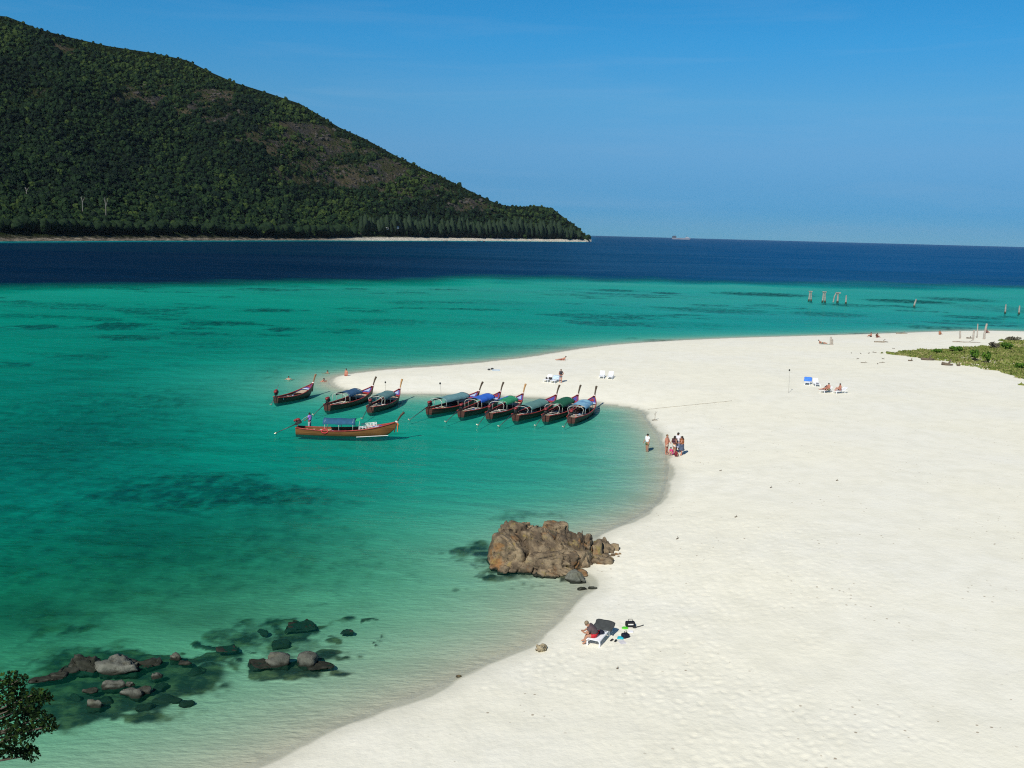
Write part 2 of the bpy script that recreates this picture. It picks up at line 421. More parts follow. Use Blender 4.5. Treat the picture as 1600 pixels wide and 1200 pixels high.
# crumbs of coral, twigs and leaf litter
vo = n.new('ShaderNodeTexVoronoi'); vo.inputs['Scale'].default_value = 1.7; l.new(P0, vo.inputs['Vector'])
spk = ramp(n, l, vo.outputs['Distance'], 0.13, 0.07); spk = math_(n, l, 'MULTIPLY', spk, ramp(n, l, noise(n, l, P0, 0.22, 4), .47, .62))
c = mixc(n, l, math_(n, l, 'MULTIPLY', spk, 0.75), c, (0.25, 0.18, 0.11))
c = mixc(n, l, math_(n, l, 'MULTIPLY', attrib(n, 'veg'), ramp(n, l, mid, .25, .75, .95, .55)), c, (0.30, 0.26, 0.13))
c = mixc(n, l, attrib(n, 'wet'), c, (0.43, 0.425, 0.32))
l.new(c, p.inputs['Base Color'])
wr = ramp(n, l, attrib(n, 'wet'), 0, 1, 0.95, 0.55); l.new(wr, p.inputs['Roughness'])
p.inputs['Specular IOR Level'].default_value = 0.2
bp = n.new('ShaderNodeBump'); bp.inputs['Strength'].default_value = 0.55; bp.inputs['Distance'].default_value = 0.05
hh = math_(n, l, 'ADD', math_(n, l, 'MULTIPLY', noise(n, l, P0, 2.4, 5, .6), 1.0), math_(n, l, 'MULTIPLY', fine, 0.4))
l.new(hh, bp.inputs['Height']); l.new(bp.outputs[0], p.inputs['Normal'])

m_bed, n, l, p = mat_new('sea_bed')
tc = n.new('ShaderNodeTexCoord'); P0 = tc.outputs['Object']
c = mixc(n, l, ramp(n, l, noise(n, l, P0, 0.12, 5), .35, .68), (0.62, 0.60, 0.48), (0.78, 0.75, 0.63))
c = mixc(n, l, attrib(n, 'front'), c, (0.43, 0.435, 0.17))
c = mixc(n, l, math_(n, l, 'MULTIPLY', attrib(n, 'front'), ramp(n, l, noise(n, l, P0, 0.5, 5), .45, .75, 0, .6)), c, (0.25, 0.30, 0.09))
c = mixc(n, l, attrib(n, 'wet'), c, (0.45, 0.44, 0.33))
c = mixc(n, l, attrib(n, 'dull'), c, (0.12, 0.135, 0.10))
rc = mixc(n, l, ramp(n, l, noise(n, l, P0, 1.2, 5), .4, .7), (0.030, 0.040, 0.035), (0.13, 0.12, 0.065))
c = mixc(n, l, ramp(n, l, attrib(n, 'reef'), 0.0, 0.85), c, rc)
l.new(c, p.inputs['Base Color']); p.inputs['Roughness'].default_value = 0.95; p.inputs['Specular IOR Level'].default_value = 0.0
bp = n.new('ShaderNodeBump'); bp.inputs['Strength'].default_value = 0.8; bp.inputs['Distance'].default_value = 0.10
mp = n.new('ShaderNodeMapping'); mp.inputs['Rotation'].default_value = (0, 0, R(-28)); mp.inputs['Scale'].default_value = (1.4, 4.2, 1); l.new(P0, mp.inputs[0])
l.new(noise(n, l, mp.outputs[0], 1.0, 4, .6), bp.inputs['Height']); l.new(bp.outputs[0], p.inputs['Normal'])

def submesh(name, keep, m):
    f = Fq[keep]; used = np.unique(f); idx = np.zeros(len(V), np.int64); idx[used] = np.arange(len(used))
    me = mesh_np(name, V[used], idx[f], True)
    attr(me, 'wet', WET.ravel()[used]); attr(me, 'reef', RF.ravel()[used]); attr(me, 'front', FRONT.ravel()[used]); attr(me, 'dull', DULL.ravel()[used]); attr(me, 'veg', VEGM.ravel()[used])
    return tag(link(name, me, m), kind='structure')
submesh('beach', sf > -0.35, m_sand)
submesh('sea_bed', sf <= -0.35, m_bed)

# ------------------------------------------------------------------ the sea: one sheet to the horizon
WAZ = np.radians(np.arange(-46.0, 46.01, 0.35))
WR = np.concatenate([geo(9, 700, 0.011), geo(700, 4000, 0.016), geo(4000, 30000, 0.09)])
A, Q = np.meshgrid(WAZ, WR); WX = np.sin(A) * Q; WY = np.cos(A) * Q
WS = -shore_sd(WX, WY)
wd_ = np.maximum(WS, 0)
_sl = 11.0 + 9.0 * (1 - sstep(45, 75, Q))
depth = 0.035 * wd_ * np.exp(-wd_ / 6) + 2.75 * (1 - np.exp(-(wd_ / _sl) ** 1.3))
depth = depth + 1.5 * sstep(0.02, -0.34, A) * sstep(14, 40, wd_) * (1 - 0.6 * sstep(160, 300, Q)) + 0.9 * (fbm(WX * 0.02, WY * 0.02, 101, 4) - 0.5) * sstep(5, 40, wd_)
depth = depth - 0.85 * sstep(220, 340, Q)
er = edge_r(A); ew = fbm(WX * 0.012, WY * 0.012, 111, 4) - 0.5
drop = sstep(-30, 85, Q - er + 75 * ew + 40 * (fbm(WX * 0.05, WY * 0.05, 112, 3) - 0.5) + 14)
depth = depth + drop * 34 + 4.0 * sstep(500, 2500, Q)
ir = isl_r(A); tip = _ish[-1, 0]
ins_ = (A < tip + 0.012)
fr = (1.1 + 4.6 * sstep(0.0, 0.15, (ir - Q) / ir) * 7) * (1 + 30 * sstep(tip - 0.003, tip + 0.009, A))
depth = np.where(ins_ & (Q > ir * 0.72), np.minimum(depth, fr), depth)
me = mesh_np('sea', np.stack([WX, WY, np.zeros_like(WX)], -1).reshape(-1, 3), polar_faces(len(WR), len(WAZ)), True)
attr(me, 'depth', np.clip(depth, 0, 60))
attr(me, 'green', 1 - sstep(36, 74, Q))
attr(me, 'clear', sstep(-0.25, 0.38, A + 0.10 * (fbm(WX * 0.004, WY * 0.004, 131, 3) - 0.5)) * sstep(110, 230, Q))  # clearer blue to the right, plus light painted brighter there in the deep water
m_sea, n, l, p = mat_new('sea_water'); n.remove(p)
out = n['Material Output']
tc = n.new('ShaderNodeTexCoord'); P0 = tc.outputs['Object']
D = attrib(n, 'depth')
KAB = (0.78, 0.115, 0.134)
cb = n.new('ShaderNodeCombineColor')
CLR_SHADE = attrib(n, 'clear'); GRN = attrib(n, 'green')
for i, k in enumerate(KAB):
    ex = D if i != 2 else math_(n, l, 'MULTIPLY', D, math_(n, l, 'ADD', ramp(n, l, CLR_SHADE, 0, 1, 1.0, .62), math_(n, l, 'MULTIPLY', GRN, 0.95)))
    l.new(math_(n, l, 'POWER', math.exp(-k), ex), cb.inputs[i])
tr = n.new('ShaderNodeBsdfTransparent'); l.new(cb.outputs[0], tr.inputs['Color'])
body = mixc(n, l, ramp(n, l, D, 3.5, 22.0), mixc(n, l, GRN, (0.0015, 0.080, 0.072), (0.004, 0.060, 0.034)), mixc(n, l, CLR_SHADE, (0.0005, 0.014, 0.040), (0.0008, 0.060, 0.160)))  # deep blues hold painted shade: darkened on the left, brightened on the right
body = mixc(n, l, math_(n, l, 'SUBTRACT', 1.0, math_(n, l, 'POWER', math.exp(-0.30), D)), (0, 0, 0), body)
mpw2 = n.new('ShaderNodeMapping'); mpw2.inputs['Scale'].default_value = (0.6, 1.0, 1); mpw2.inputs['Rotation'].default_value = (0, 0, R(12)); l.new(P0, mpw2.inputs[0])
w1 = noise(n, l, mpw2.outputs[0], 1.5, 3, .6); w2 = noise(n, l, mpw2.outputs[0], 0.22, 4, .6); w3 = noise(n, l, mpw2.outputs[0], 0.05, 4, .6)
hh = math_(n, l, 'ADD', math_(n, l, 'MULTIPLY', w1, 0.16), math_(n, l, 'ADD', math_(n, l, 'MULTIPLY', w2, 1.1), math_(n, l, 'MULTIPLY', w3, 4.0)))
bp = n.new('ShaderNodeBump'); bp.inputs['Strength'].default_value = 0.8; bp.inputs['Distance'].default_value = 1.0
l.new(hh, bp.inputs['Height'])
df = n.new('ShaderNodeBsdfDiffuse'); l.new(body, df.inputs['Color']); l.new(bp.outputs[0], df.inputs['Normal'])
ad = n.new('ShaderNodeAddShader'); l.new(tr.outputs[0], ad.inputs[0]); l.new(df.outputs[0], ad.inputs[1])
gl = n.new('ShaderNodeBsdfGlossy'); gl.inputs['Roughness'].default_value = 0.16; l.new(bp.outputs[0], gl.inputs['Normal'])
fz = n.new('ShaderNodeFresnel'); fz.inputs['IOR'].default_value = 1.33; l.new(bp.outputs[0], fz.inputs['Normal'])
mx = n.new('ShaderNodeMixShader'); mps = n.new('ShaderNodeMapping'); mps.inputs['Scale'].default_value = (0.004, 0.012, 1); l.new(P0, mps.inputs[0])
slick = ramp(n, l, noise(n, l, mps.outputs[0], 1.0, 7, .7), .35, .68, .10, .32)
l.new(math_(n, l, 'MULTIPLY', fz.outputs[0], slick), mx.inputs[0])
l.new(ad.outputs[0], mx.inputs[1]); l.new(gl.outputs[0], mx.inputs[2]); l.new(mx.outputs[0], out.inputs['Surface'])
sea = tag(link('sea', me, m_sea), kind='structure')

# ------------------------------------------------------------------ the wooded island across the channel
SKYL = np.array([(-420, 130), (-250, 70), (-100, 30), (0, 24), (30, 27), (55, 37), (75, 46), (120, 58), (180, 72), (250, 83), (300, 94), (330, 110), (370, 128), (420, 144), (470, 161),
    (500, 179), (530, 198), (570, 216), (620, 244), (660, 263), (700, 281), (740, 301), (770, 315), (790, 321), (810, 322), (840, 321), (862, 325), (880, 339), (898, 352), (912, 364), (919, 371), (924, 375)], float)
nx = 230
PXS = np.linspace(-420, 924, nx)
sky_y = np.interp(PXS, SKYL[:, 0], SKYL[:, 1])
sh_y = np.interp(PXS, [q[0] for q in ISL_SHORE], [q[1] for q in ISL_SHORE])
saz = np.array([_az(a, b) for a, b in zip(PXS, sh_y)])
RS = saz[:, 1]; IAZ = saz[:, 0]
tan_el = []
for a, b in zip(PXS, sky_y):
    d = ray(a, b); tan_el.append(d.z / math.hypot(d.x, d.y))
tan_el = np.array(tan_el)
W = np.full(nx, 200.0)
for _ in range(30):
    zr = np.maximum(H_CAM + tan_el * (RS + W) - 0.0005 * (RS + W), 6)
    W = 0.5 * W + 0.5 * (60 + zr / 0.40)
VV = np.concatenate([np.linspace(0, 1, 90), np.linspace(1.03, 1.6, 12)])
def strand_v(px): return 0.05 + 0.11 * sstep(430, 620, px)
def isl_point(j, v):
    """j: column (float), v: 0 at the water, 1 on the ridge"""
    az = np.interp(j, np.arange(nx), IAZ); rs = np.interp(j, np.arange(nx), RS); w = np.interp(j, np.arange(nx), W); z1 = np.interp(j, np.arange(nx), zr)
    r = rs + v * w
    px = np.interp(j, np.arange(nx), PXS); sv_ = strand_v(px)
    up = np.clip((v - sv_) / (1 - sv_), 0, 1)
    prof = np.where(v <= 1, 0.62 * up + 0.38 * np.sin(up * math.pi / 2) ** 1.5, np.maximum(1 - 1.3 * (v - 1) ** 1.2, -0.2))
    bh = rs * (0.0012 + 0.0013 * sstep(480, 600, px))         # height of the strand
    x = np.sin(az) * r; y = np.cos(az) * r
    nse = (fbm(x * 0.006, y * 0.006, 201, 4) - 0.5) * np.minimum(up * (1.0 - up) * 4, 1) * z1 * 0.22
    z = bh * np.clip(v / sv_, 0, 1) + prof * (z1 - bh) + nse - 0.4 * (v < 0.001)
    return x, y, z
J, VG = np.meshgrid(np.arange(nx, dtype=float), VV)
IX, IY, IZ = isl_point(J, VG)
ipx, ipy = project(IX, IY, IZ)
BARE = [(470, 212, 95, 20, 1), (545, 232, 70, 16, .9), (590, 262, 70, 16, .9), (520, 272, 110, 14, .75), (600, 284, 90, 15, 1), (650, 300, 60, 10, .8), (400, 214, 50, 8, .8), (435, 238, 22, 10, .9), (730, 322, 50, 8, .5), (500, 250, 60, 10, .55),
    (265, 162, 50, 10, .9), (330, 152, 30, 14, .6), (205, 152, 22, 8, .7), (360, 180, 40, 9, .8), (240, 138, 40, 7, .5), (110, 80, 40, 10, .5), (55, 145, 30, 8, .4), (320, 178, 60, 8, .6), (700, 300, 40, 8, .5)]
def bare_mask(px, py):
    m = np.zeros_like(px)
    wx = px + 30 * (fbm(px * 0.03, py * 0.05, 301, 3) - 0.5) * 2; wy = py + 14 * (fbm(px * 0.03, py * 0.06, 311, 3) - 0.5) * 2
    for cx, cy, rx, ry, st in BARE:
        q = ((wx - cx) / rx) ** 2 + ((wy - cy) / ry) ** 2
        m = np.maximum(m, st * (1 - sstep(0.5, 1.3, q)))
    return m * (0.15 + 0.85 * sstep(.35, .49, fbm(px * 0.030 + py * 0.02, py * 0.085, 321, 4, 0.6)))
BM = bare_mask(ipx, ipy) * (1 - sstep(0.80, 0.92, VG))
me = mesh_np('hill', np.stack([IX, IY, IZ], -1).reshape(-1, 3), polar_faces(len(VV), nx), True)
attr(me, 'bare', BM); attr(me, 'strand', 1 - sstep(-0.004, 0.012, VG - strand_v(PXS)[None, :])); attr(me, 'sandy', sstep(470, 600, ipx))
m_hill, n, l, p = mat_new('hill_ground')
tc = n.new('ShaderNodeTexCoord'); P0 = tc.outputs['Object']
bare = mixc(n, l, ramp(n, l, noise(n, l, P0, 0.02, 6, .65), .42, .6), (0.092, 0.078, 0.046), (0.058, 0.056, 0.052))
bare = mixc(n, l, ramp(n, l, noise(n, l, P0, 0.035, 6, .7), .44, .6), bare, (0.040, 0.050, 0.018))
bare = mixc(n, l, ramp(n, l, noise(n, l, P0, 0.11, 5, .7), .58, .7), bare, (0.13, 0.115, 0.085))
c = mixc(n, l, ramp(n, l, attrib(n, 'bare'), 0.15, 0.5), (0.016, 0.026, 0.009), bare)
strand = mixc(n, l, ramp(n, l, noise(n, l, P0, 0.12, 5, .7), .45, .6), (0.10, 0.085, 0.065), (0.42, 0.36, 0.28))
strand = mixc(n, l, attrib(n, 'sandy'), strand, (0.72, 0.66, 0.54))
c = mixc(n, l, attrib(n, 'strand'), c, strand)
l.new(c, p.inputs['Base Color']); p.inputs['Roughness'].default_value = 1.0; p.inputs['Specular IOR Level'].default_value = 0.0
bp = n.new('ShaderNodeBump'); bp.inputs['Strength'].default_value = 1.0; bp.inputs['Distance'].default_value = 22.0
l.new(noise(n, l, P0, 0.05, 6, .7), bp.inputs['Height']); l.new(bp.outputs[0], p.inputs['Normal'])
tag(link('hill', me, m_hill), kind='structure')

# forest: thousands of crowns that read as one mass
def ico(sub):
    bm = bmesh.new(); bmesh.ops.create_icosphere(bm, subdivisions=sub, radius=1.0)
    v = np.array([q.co[:] for q in bm.verts]); f = np.array([[q.index for q in g.verts] for g in bm.faces]); bm.free(); return v, f
def lump3(v, seed, amp, fr):
    rng = np.random.RandomState(seed); s = np.zeros(len(v))
    for k in range(14):
        d = rng.normal(size=3); d /= np.linalg.norm(d)
        s += np.exp(-((v - d) ** 2).sum(1) * fr) * rng.uniform(-0.6, 1.0)
    return v * (1 + amp * s + rng.uniform(-0.09, 0.09, len(v)))[:, None]
def leaf_mat(name, dark, mid, light, sc, bump=1.0, bd=2.0, inst=False):
    m, n, l, p = mat_new(name)
    tc = n.new('ShaderNodeTexCoord'); P0 = n.new('ShaderNodeNewGeometry').outputs['Position']
    rp = n.new('ShaderNodeValToRGB'); rp.color_ramp.elements[0].color = (*dark, 1); rp.color_ramp.elements[1].color = (*light, 1)
    e = rp.color_ramp.elements.new(0.5); e.color = (*mid, 1)
    q = n.new('ShaderNodeAttribute'); q.attribute_name = 'tint'
    if inst: q.attribute_type = 'INSTANCER'
    t = math_(n, l, 'ADD', q.outputs['Fac'], ramp(n, l, noise(n, l, P0, sc, 4, .7), .3, .7, -.22, .22))
    l.new(t, rp.inputs['Fac']); l.new(rp.outputs[0], p.inputs['Base Color'])
    p.inputs['Roughness'].default_value = 0.8; p.inputs['Specular IOR Level'].default_value = 0.12
    return m
m_forest = leaf_mat('forest_leaves', (0.0028, 0.0095, 0.0050), (0.0090, 0.026, 0.0075), (0.040, 0.064, 0.012), 0.25, inst=True)

def scatter_group(name, material, amp=0.55, nvar=6, sub=3, squash=0.9):
    ng = bpy.data.node_groups.new(name, 'GeometryNodeTree')
    ng.interface.new_socket('Geometry', in_out='INPUT', socket_type='NodeSocketGeometry')
    ng.interface.new_socket('Geometry', in_out='OUTPUT', socket_type='NodeSocketGeometry')
    N, L = ng.nodes, ng.links
    gi = N.new('NodeGroupInput'); go = N.new('NodeGroupOutput')
    g2i = N.new('GeometryNodeGeometryToInstance')
    for k in range(nvar):
        ic = N.new('GeometryNodeMeshIcoSphere'); ic.inputs['Subdivisions'].default_value = sub
        sp = N.new('GeometryNodeSetPosition'); pos = N.new('GeometryNodeInputPosition')
        ad = N.new('ShaderNodeVectorMath'); ad.operation = 'ADD'; ad.inputs[1].default_value = (k * 7.3, k * 3.1, k * 5.7); L.new(pos.outputs[0], ad.inputs[0])
        prev = None
        for sc_, am in ((1.6, 1.0), (5.0, 0.55)):
            nz = N.new('ShaderNodeTexNoise'); nz.inputs['Scale'].default_value = sc_; nz.inputs['Detail'].default_value = 2; L.new(ad.outputs[0], nz.inputs['Vector'])
            sb = N.new('ShaderNodeVectorMath'); sb.operation = 'SUBTRACT'; sb.inputs[1].default_value = (.5, .5, .5); L.new(nz.outputs['Color'], sb.inputs[0])
            sl = N.new('ShaderNodeVectorMath'); sl.operation = 'SCALE'; sl.inputs['Scale'].default_value = amp * 2.4 * am; L.new(sb.outputs[0], sl.inputs[0])
            if prev is None: prev = sl.outputs[0]
            else:
                a2 = N.new('ShaderNodeVectorMath'); a2.operation = 'ADD'; L.new(prev, a2.inputs[0]); L.new(sl.outputs[0], a2.inputs[1]); prev = a2.outputs[0]
        L.new(ic.outputs['Mesh'], sp.inputs['Geometry']); L.new(prev, sp.inputs['Offset'])
        sm = N.new('GeometryNodeSetMaterial'); sm.inputs['Material'].default_value = material; L.new(sp.outputs[0], sm.inputs['Geometry'])
        L.new(sm.outputs[0], g2i.inputs[0])
    ip = N.new('GeometryNodeInstanceOnPoints'); L.new(gi.outputs[0], ip.inputs['Points']); L.new(g2i.outputs[0], ip.inputs['Instance'])
    ip.inputs['Pick Instance'].default_value = True
    na = N.new('GeometryNodeInputNamedAttribute'); na.data_type = 'FLOAT_VECTOR'; na.inputs[0].default_value = 'sc'; L.new(na.outputs[0], ip.inputs['Scale'])
    nr = N.new('GeometryNodeInputNamedAttribute'); nr.data_type = 'FLOAT_VECTOR'; nr.inputs[0].default_value = 'rot'
    e2r = N.new('FunctionNodeEulerToRotation'); L.new(nr.outputs[0], e2r.inputs[0]); L.new(e2r.outputs[0], ip.inputs['Rotation'])
    rv = N.new('FunctionNodeRandomValue'); rv.data_type = 'INT'; rv.inputs[4].default_value = 0; rv.inputs[5].default_value = nvar - 1; L.new(rv.outputs[2], ip.inputs['Instance Index'])
    L.new(ip.outputs[0], go.inputs[0])
    return ng
def attr3(me, name, vals):
    a = me.attributes.new(name, 'FLOAT_VECTOR', 'POINT'); a.data.foreach_set('vector', np.asarray(vals, dtype=np.float32).ravel())
rng = np.random.RandomState(7)
fp, fs, fr_, ft = [], [], [], []
for px in np.arange(-150, 921, 4.2):
    j = np.interp(px, PXS, np.arange(nx)); vt = np.linspace(0.03 + strand_v(px), 1.02, 120)
    x, y, z = isl_point(np.full(120, j), vt); _, yy = project(x, y, z)
    yv = yy[0] - np.maximum.accumulate(yy[0] - yy)
    tgt = np.arange(yv[0] - 2, yv[-1] - 1, -3.3)
    if len(tgt) == 0: continue
    v0 = np.interp(-(tgt + rng.uniform(-3.5, 3.5, len(tgt))), -yv, vt); jj = j + rng.uniform(-0.7, 0.7, len(tgt))
    x, y, z = isl_point(jj, v0); qx, qy = project(x, y, z)
    bmk = bare_mask(qx, qy) * (1 - sstep(0.80, 0.92, v0))
    keep = ~((bmk > 0.22) & (rng.rand(len(tgt)) < bmk * 0.88)) | (v0 > 0.97)
    rr = np.hypot(x, y); low = 1 - sstep(0.1, 0.45, v0)
    big = 1.0 + 0.5 * low
    rad = rr * (0.0013 + 0.0017 * rng.rand(len(tgt)) ** 2.5) * big * np.where(bmk > 0.2, 0.6, 1.0)
    rad = np.where(rng.rand(len(tgt)) < 0.05, rad * 1.5, rad) * (1 - 0.38 * sstep(.82, .95, v0)) * 0.92
    hz = rng.uniform(0.7, 1.35, len(tgt))
    tint = np.clip(0.40 + 1.15 * (fbm(qx * 0.011, qy * 0.018, 401, 4) - 0.5) + rng.normal(0, 0.19, len(tgt)) + 0.25 * sstep(0.05, 0.2, bmk), 0, 1)
    for i in np.nonzero(keep)[0]:
        fp.append((x[i], y[i], z[i] + rad[i] * 0.35 * hz[i])); fs.append((rad[i], rad[i], rad[i] * hz[i])); fr_.append((rng.uniform(-.3, .3), rng.uniform(-.3, .3), rng.uniform(0, 6.28))); ft.append(tint[i])
me = bpy.data.meshes.new('forest'); me.from_pydata(fp, [], []); attr3(me, 'sc', fs); attr3(me, 'rot', fr_); attr(me, 'tint', ft)
print('forest crowns', len(fp))
fo = link('forest', me)
md = fo.modifiers.new('crowns', 'NODES'); md.node_group = scatter_group('crowns', m_forest)
m_scree = mat('scree_rock', (.058, .052, .043), .95, .45, .05)
sp_, ss_, sr_ = [], [], []
for _ in range(3500):
    jj = rng.uniform(np.interp(180, PXS, np.arange(nx)), np.interp(780, PXS, np.arange(nx))); v0 = rng.uniform(.25, .93)
    x, y, z = isl_point(np.array([jj]), np.array([v0])); qx, qy = project(x, y, z); b_ = bare_mask(qx, qy)[0]
    if b_ < .35 or fbm(qx * .05, qy * .09, 161, 3)[0] < .5: continue
    r_ = math.hypot(x[0], y[0]) * (.0006 + .0022 * rng.rand() ** 3) * .8; sp_.append((x[0], y[0], z[0])); ss_.append((r_ * rng.uniform(.8, 1.6), r_, r_ * rng.uniform(.5, 1.1))); sr_.append((rng.uniform(-.4, .4), rng.uniform(-.4, .4), rng.uniform(0, 6.28)))
me = bpy.data.meshes.new('scree'); me.from_pydata(sp_, [], []); attr3(me, 'sc', ss_); attr3(me, 'rot', sr_)
so = link('scree', me); md = so.modifiers.new('rocks', 'NODES'); md.node_group = scatter_group('rocks', m_scree, amp=.45, nvar=4, sub=2)
tag(so, 'grey brown rocks strewn over the bare patches of the far hill', 'rocks', kind='stuff')
tag(fo, 'dense dark green tropical forest covering the slopes of the far island', 'forest', kind='stuff')

# ------------------------------------------------------------------ rocks
from mathutils import noise as mnoise
_ico5 = ico(5); _ico4 = ico(4); _ico3 = ico(3)
def rock_mesh(name, seed, size, fine=True, cuts=14, rough=0.10, strata=0.05):
    if size[2] < 1.2: size = (size[0] * 1.1, size[1] * 1.1, size[2])
    rg = np.random.RandomState(seed); v, f = (_ico5 if max(size) > 2.4 else _ico4 if fine else _ico3); v = v.copy()
    v = 0.42 * v + 0.58 * v / np.abs(v).max(1)[:, None]
    v /= np.abs(v).max()
    for _ in range(cuts):
        d = rg.normal(size=3); d[2] *= 0.8; d /= np.linalg.norm(d); o = rg.uniform(0.62, 0.98)
        h = v @ d; k = h > o; v[k] -= np.outer(h[k] - o, d)
    v = v / np.abs(v).max(0)
    v = v * np.array(size) / 2
    out = np.empty_like(v); s = float(np.mean(size)); off = Vector((seed * 3.17, seed * 1.3, seed * 0.7))
    tl = Vector((0.35, 0.2, 1.0)).normalized()
    fq = 1.0 / max(0.5, min(s, 1.3))
    for i, q in enumerate(v):
        p = Vector(q); nrm = Vector((q[0] / size[0] ** 2, q[1] / size[1] ** 2, q[2] / size[2] ** 2)).normalized()
        a = mnoise.fractal(p * (1.5 * fq) + off, 0.55, 2.1, 6) * rough * min(s, 1.6)
        lay = p.dot(tl) * 3.6 * fq + 0.8 * mnoise.noise(p * fq + off)
        b = (abs((lay % 1.0) - 0.5) * 2) ** 6 * strata * min(s, 1.3)
        cell = mnoise.voronoi(Vector((p.x * 1.7, p.y * 1.7, p.z * .9)) * fq + p.yzx * (.35 * fq) + off)[0]; c = -max(0.0, 0.09 - (cell[1] - cell[0])) * 1.9 * min(s, 1.2)
        cell = mnoise.voronoi(p * (4.6 * fq) + off)[0]; c += -max(0.0, 0.12 - (cell[1] - cell[0])) * 0.30 * min(s, 1.0)
        out[i] = q + np.array(nrm * (a - b + c))
    return mesh_np(name, out, f)
def rock_mat(name, cols, wetz=0.22, dark=(0.020, 0.022, 0.015), spk=(0.22, 0.22, 0.175)):
    m, n, l, p = mat_new(name)
    tc = n.new('ShaderNodeTexCoord'); P0 = tc.outputs['Object']; g = n.new('ShaderNodeNewGeometry').outputs['Position']
    c = mixc(n, l, ramp(n, l, noise(n, l, g, 1.1, 6, .62), .40, .62), cols[0], cols[1])
    c = mixc(n, l, ramp(n, l, noise(n, l, g, 0.8, 5, .6), .55, .68), c, cols[2])
    mp = n.new('ShaderNodeMapping'); mp.inputs['Location'].default_value = (13, 7, 3); l.new(g, mp.inputs[0])
    c = mixc(n, l, ramp(n, l, noise(n, l, mp.outputs[0], 1.5, 5, .6), .56, .70), c, cols[3])
    c = mixc(n, l, ramp(n, l, noise(n, l, g, 7.0, 5, .7), .50, .72, 0, .75), c, (0.045, 0.040, 0.032))
    c = mixc(n, l, ramp(n, l, noise(n, l, g, 13.0, 4, .7), .60, .75, 0, .35), c, spk)
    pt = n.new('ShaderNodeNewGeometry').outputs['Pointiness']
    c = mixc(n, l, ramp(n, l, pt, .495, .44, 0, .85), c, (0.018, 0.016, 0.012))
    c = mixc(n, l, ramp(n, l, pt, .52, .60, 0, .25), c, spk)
    sx = n.new('ShaderNodeSeparateXYZ'); l.new(g, sx.inputs[0])
    zz = math_(n, l, 'ADD', sx.outputs['Z'], math_(n, l, 'MULTIPLY', noise(n, l, g, 3.0, 3), -0.25))
    c = mixc(n, l, ramp(n, l, zz, wetz - 0.12, wetz - 0.27), c, dark)
    l.new(c, p.inputs['Base Color']); p.inputs['Roughness'].default_value = 0.88; p.inputs['Specular IOR Level'].default_value = 0.2
    bp = n.new('ShaderNodeBump'); bp.inputs['Strength'].default_value = 0.9; bp.inputs['Distance'].default_value = 0.06
    l.new(math_(n, l, 'ADD', noise(n, l, g, 5.0, 6, .7), math_(n, l, 'MULTIPLY', noise(n, l, g, 18.0, 4, .7), .4)), bp.inputs['Height']); l.new(bp.outputs[0], p.inputs['Normal'])
    return m
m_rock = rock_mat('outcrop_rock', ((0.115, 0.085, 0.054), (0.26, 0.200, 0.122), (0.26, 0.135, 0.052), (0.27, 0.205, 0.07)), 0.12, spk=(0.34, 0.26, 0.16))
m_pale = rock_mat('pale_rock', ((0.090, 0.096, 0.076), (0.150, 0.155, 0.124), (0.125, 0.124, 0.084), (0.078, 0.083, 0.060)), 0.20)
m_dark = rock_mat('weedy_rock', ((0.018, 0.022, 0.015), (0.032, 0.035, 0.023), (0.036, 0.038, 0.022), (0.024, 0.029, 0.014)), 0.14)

oc0 = at(868, 888)
outc = empty('rock_outcrop', oc0, 0, 'craggy brown rock outcrop at the water edge, partly standing in the sea', 'rock')
# (photo x, photo y of the foot, width, depth, height, turn, lift)
BLK = [(803, 880, 2.9, 2.7, 4.0, .2, -.05), (795, 868, 2.0, 1.9, 4.5, -.3, -.1), (852, 876, 3.3, 2.8, 4.0, .1, 0), (882, 874, 2.2, 2.6, 4.3, -.25, 0), (830, 866, 2.6, 2.0, 4.4, .5, -.1),
    (868, 890, 2.6, 1.7, 2.2, .3, 0), (894, 884, 1.9, 1.7, 2.2, .1, 0), (906, 872, 1.1, 2.2, 3.1, -.12, 0), (919, 870, 0.9, 2.0, 2.7, -.1, 0), (930, 868, 0.9, 1.8, 2.3, -.08, 0),
    (943, 862, 1.2, 1.6, 1.9, .1, 0), (954, 862, 1.0, 1.1, 1.2, .3, 0), (962, 862, .7, .6, .7, .3, 0), (912, 884, 1.4, 1.2, 1.7, .4, 0), (932, 880, 1.7, 1.1, 1.0, -.2, 0), (948, 872, 1.0, .8, .8, .3, 0),
    (836, 889, 2.2, 1.3, 2.0, .1, 0), (806, 890, 1.3, .9, 1.0, .6, 0), (785, 887, 1.2, 1.0, 1.1, .1, 0), (822, 893, .9, .7, .8, .2, 0), (775, 876, 1.0, 1.4, 2.0, .2, 0), (790, 893, .8, .6, .7, .5, 0),
    (858, 897, 1.2, .7, .7, .2, 0), (880, 897, 1.3, .8, .7, -.2, 0), (844, 897, .8, .5, .6, .1, 0), (902, 898, 1.0, .7, .5, .1, 0), (822, 856, 1.8, 1.0, 3.6, .1, 0), (862, 852, 2.0, 1.2, 3.2, .1, 0)]
for i, (x, y, w, d, h, rz, up) in enumerate(BLK):
    q = at(x, y)
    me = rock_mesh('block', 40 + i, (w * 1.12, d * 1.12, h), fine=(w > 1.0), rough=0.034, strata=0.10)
    o = link('block', me, m_rock, outc); o.location = (q.x - oc0.x, q.y - oc0.y, up - oc0.z); o.rotation_euler = (0.06 * math.sin(i * 2.1), 0.08 * math.cos(i * 1.7), rz)
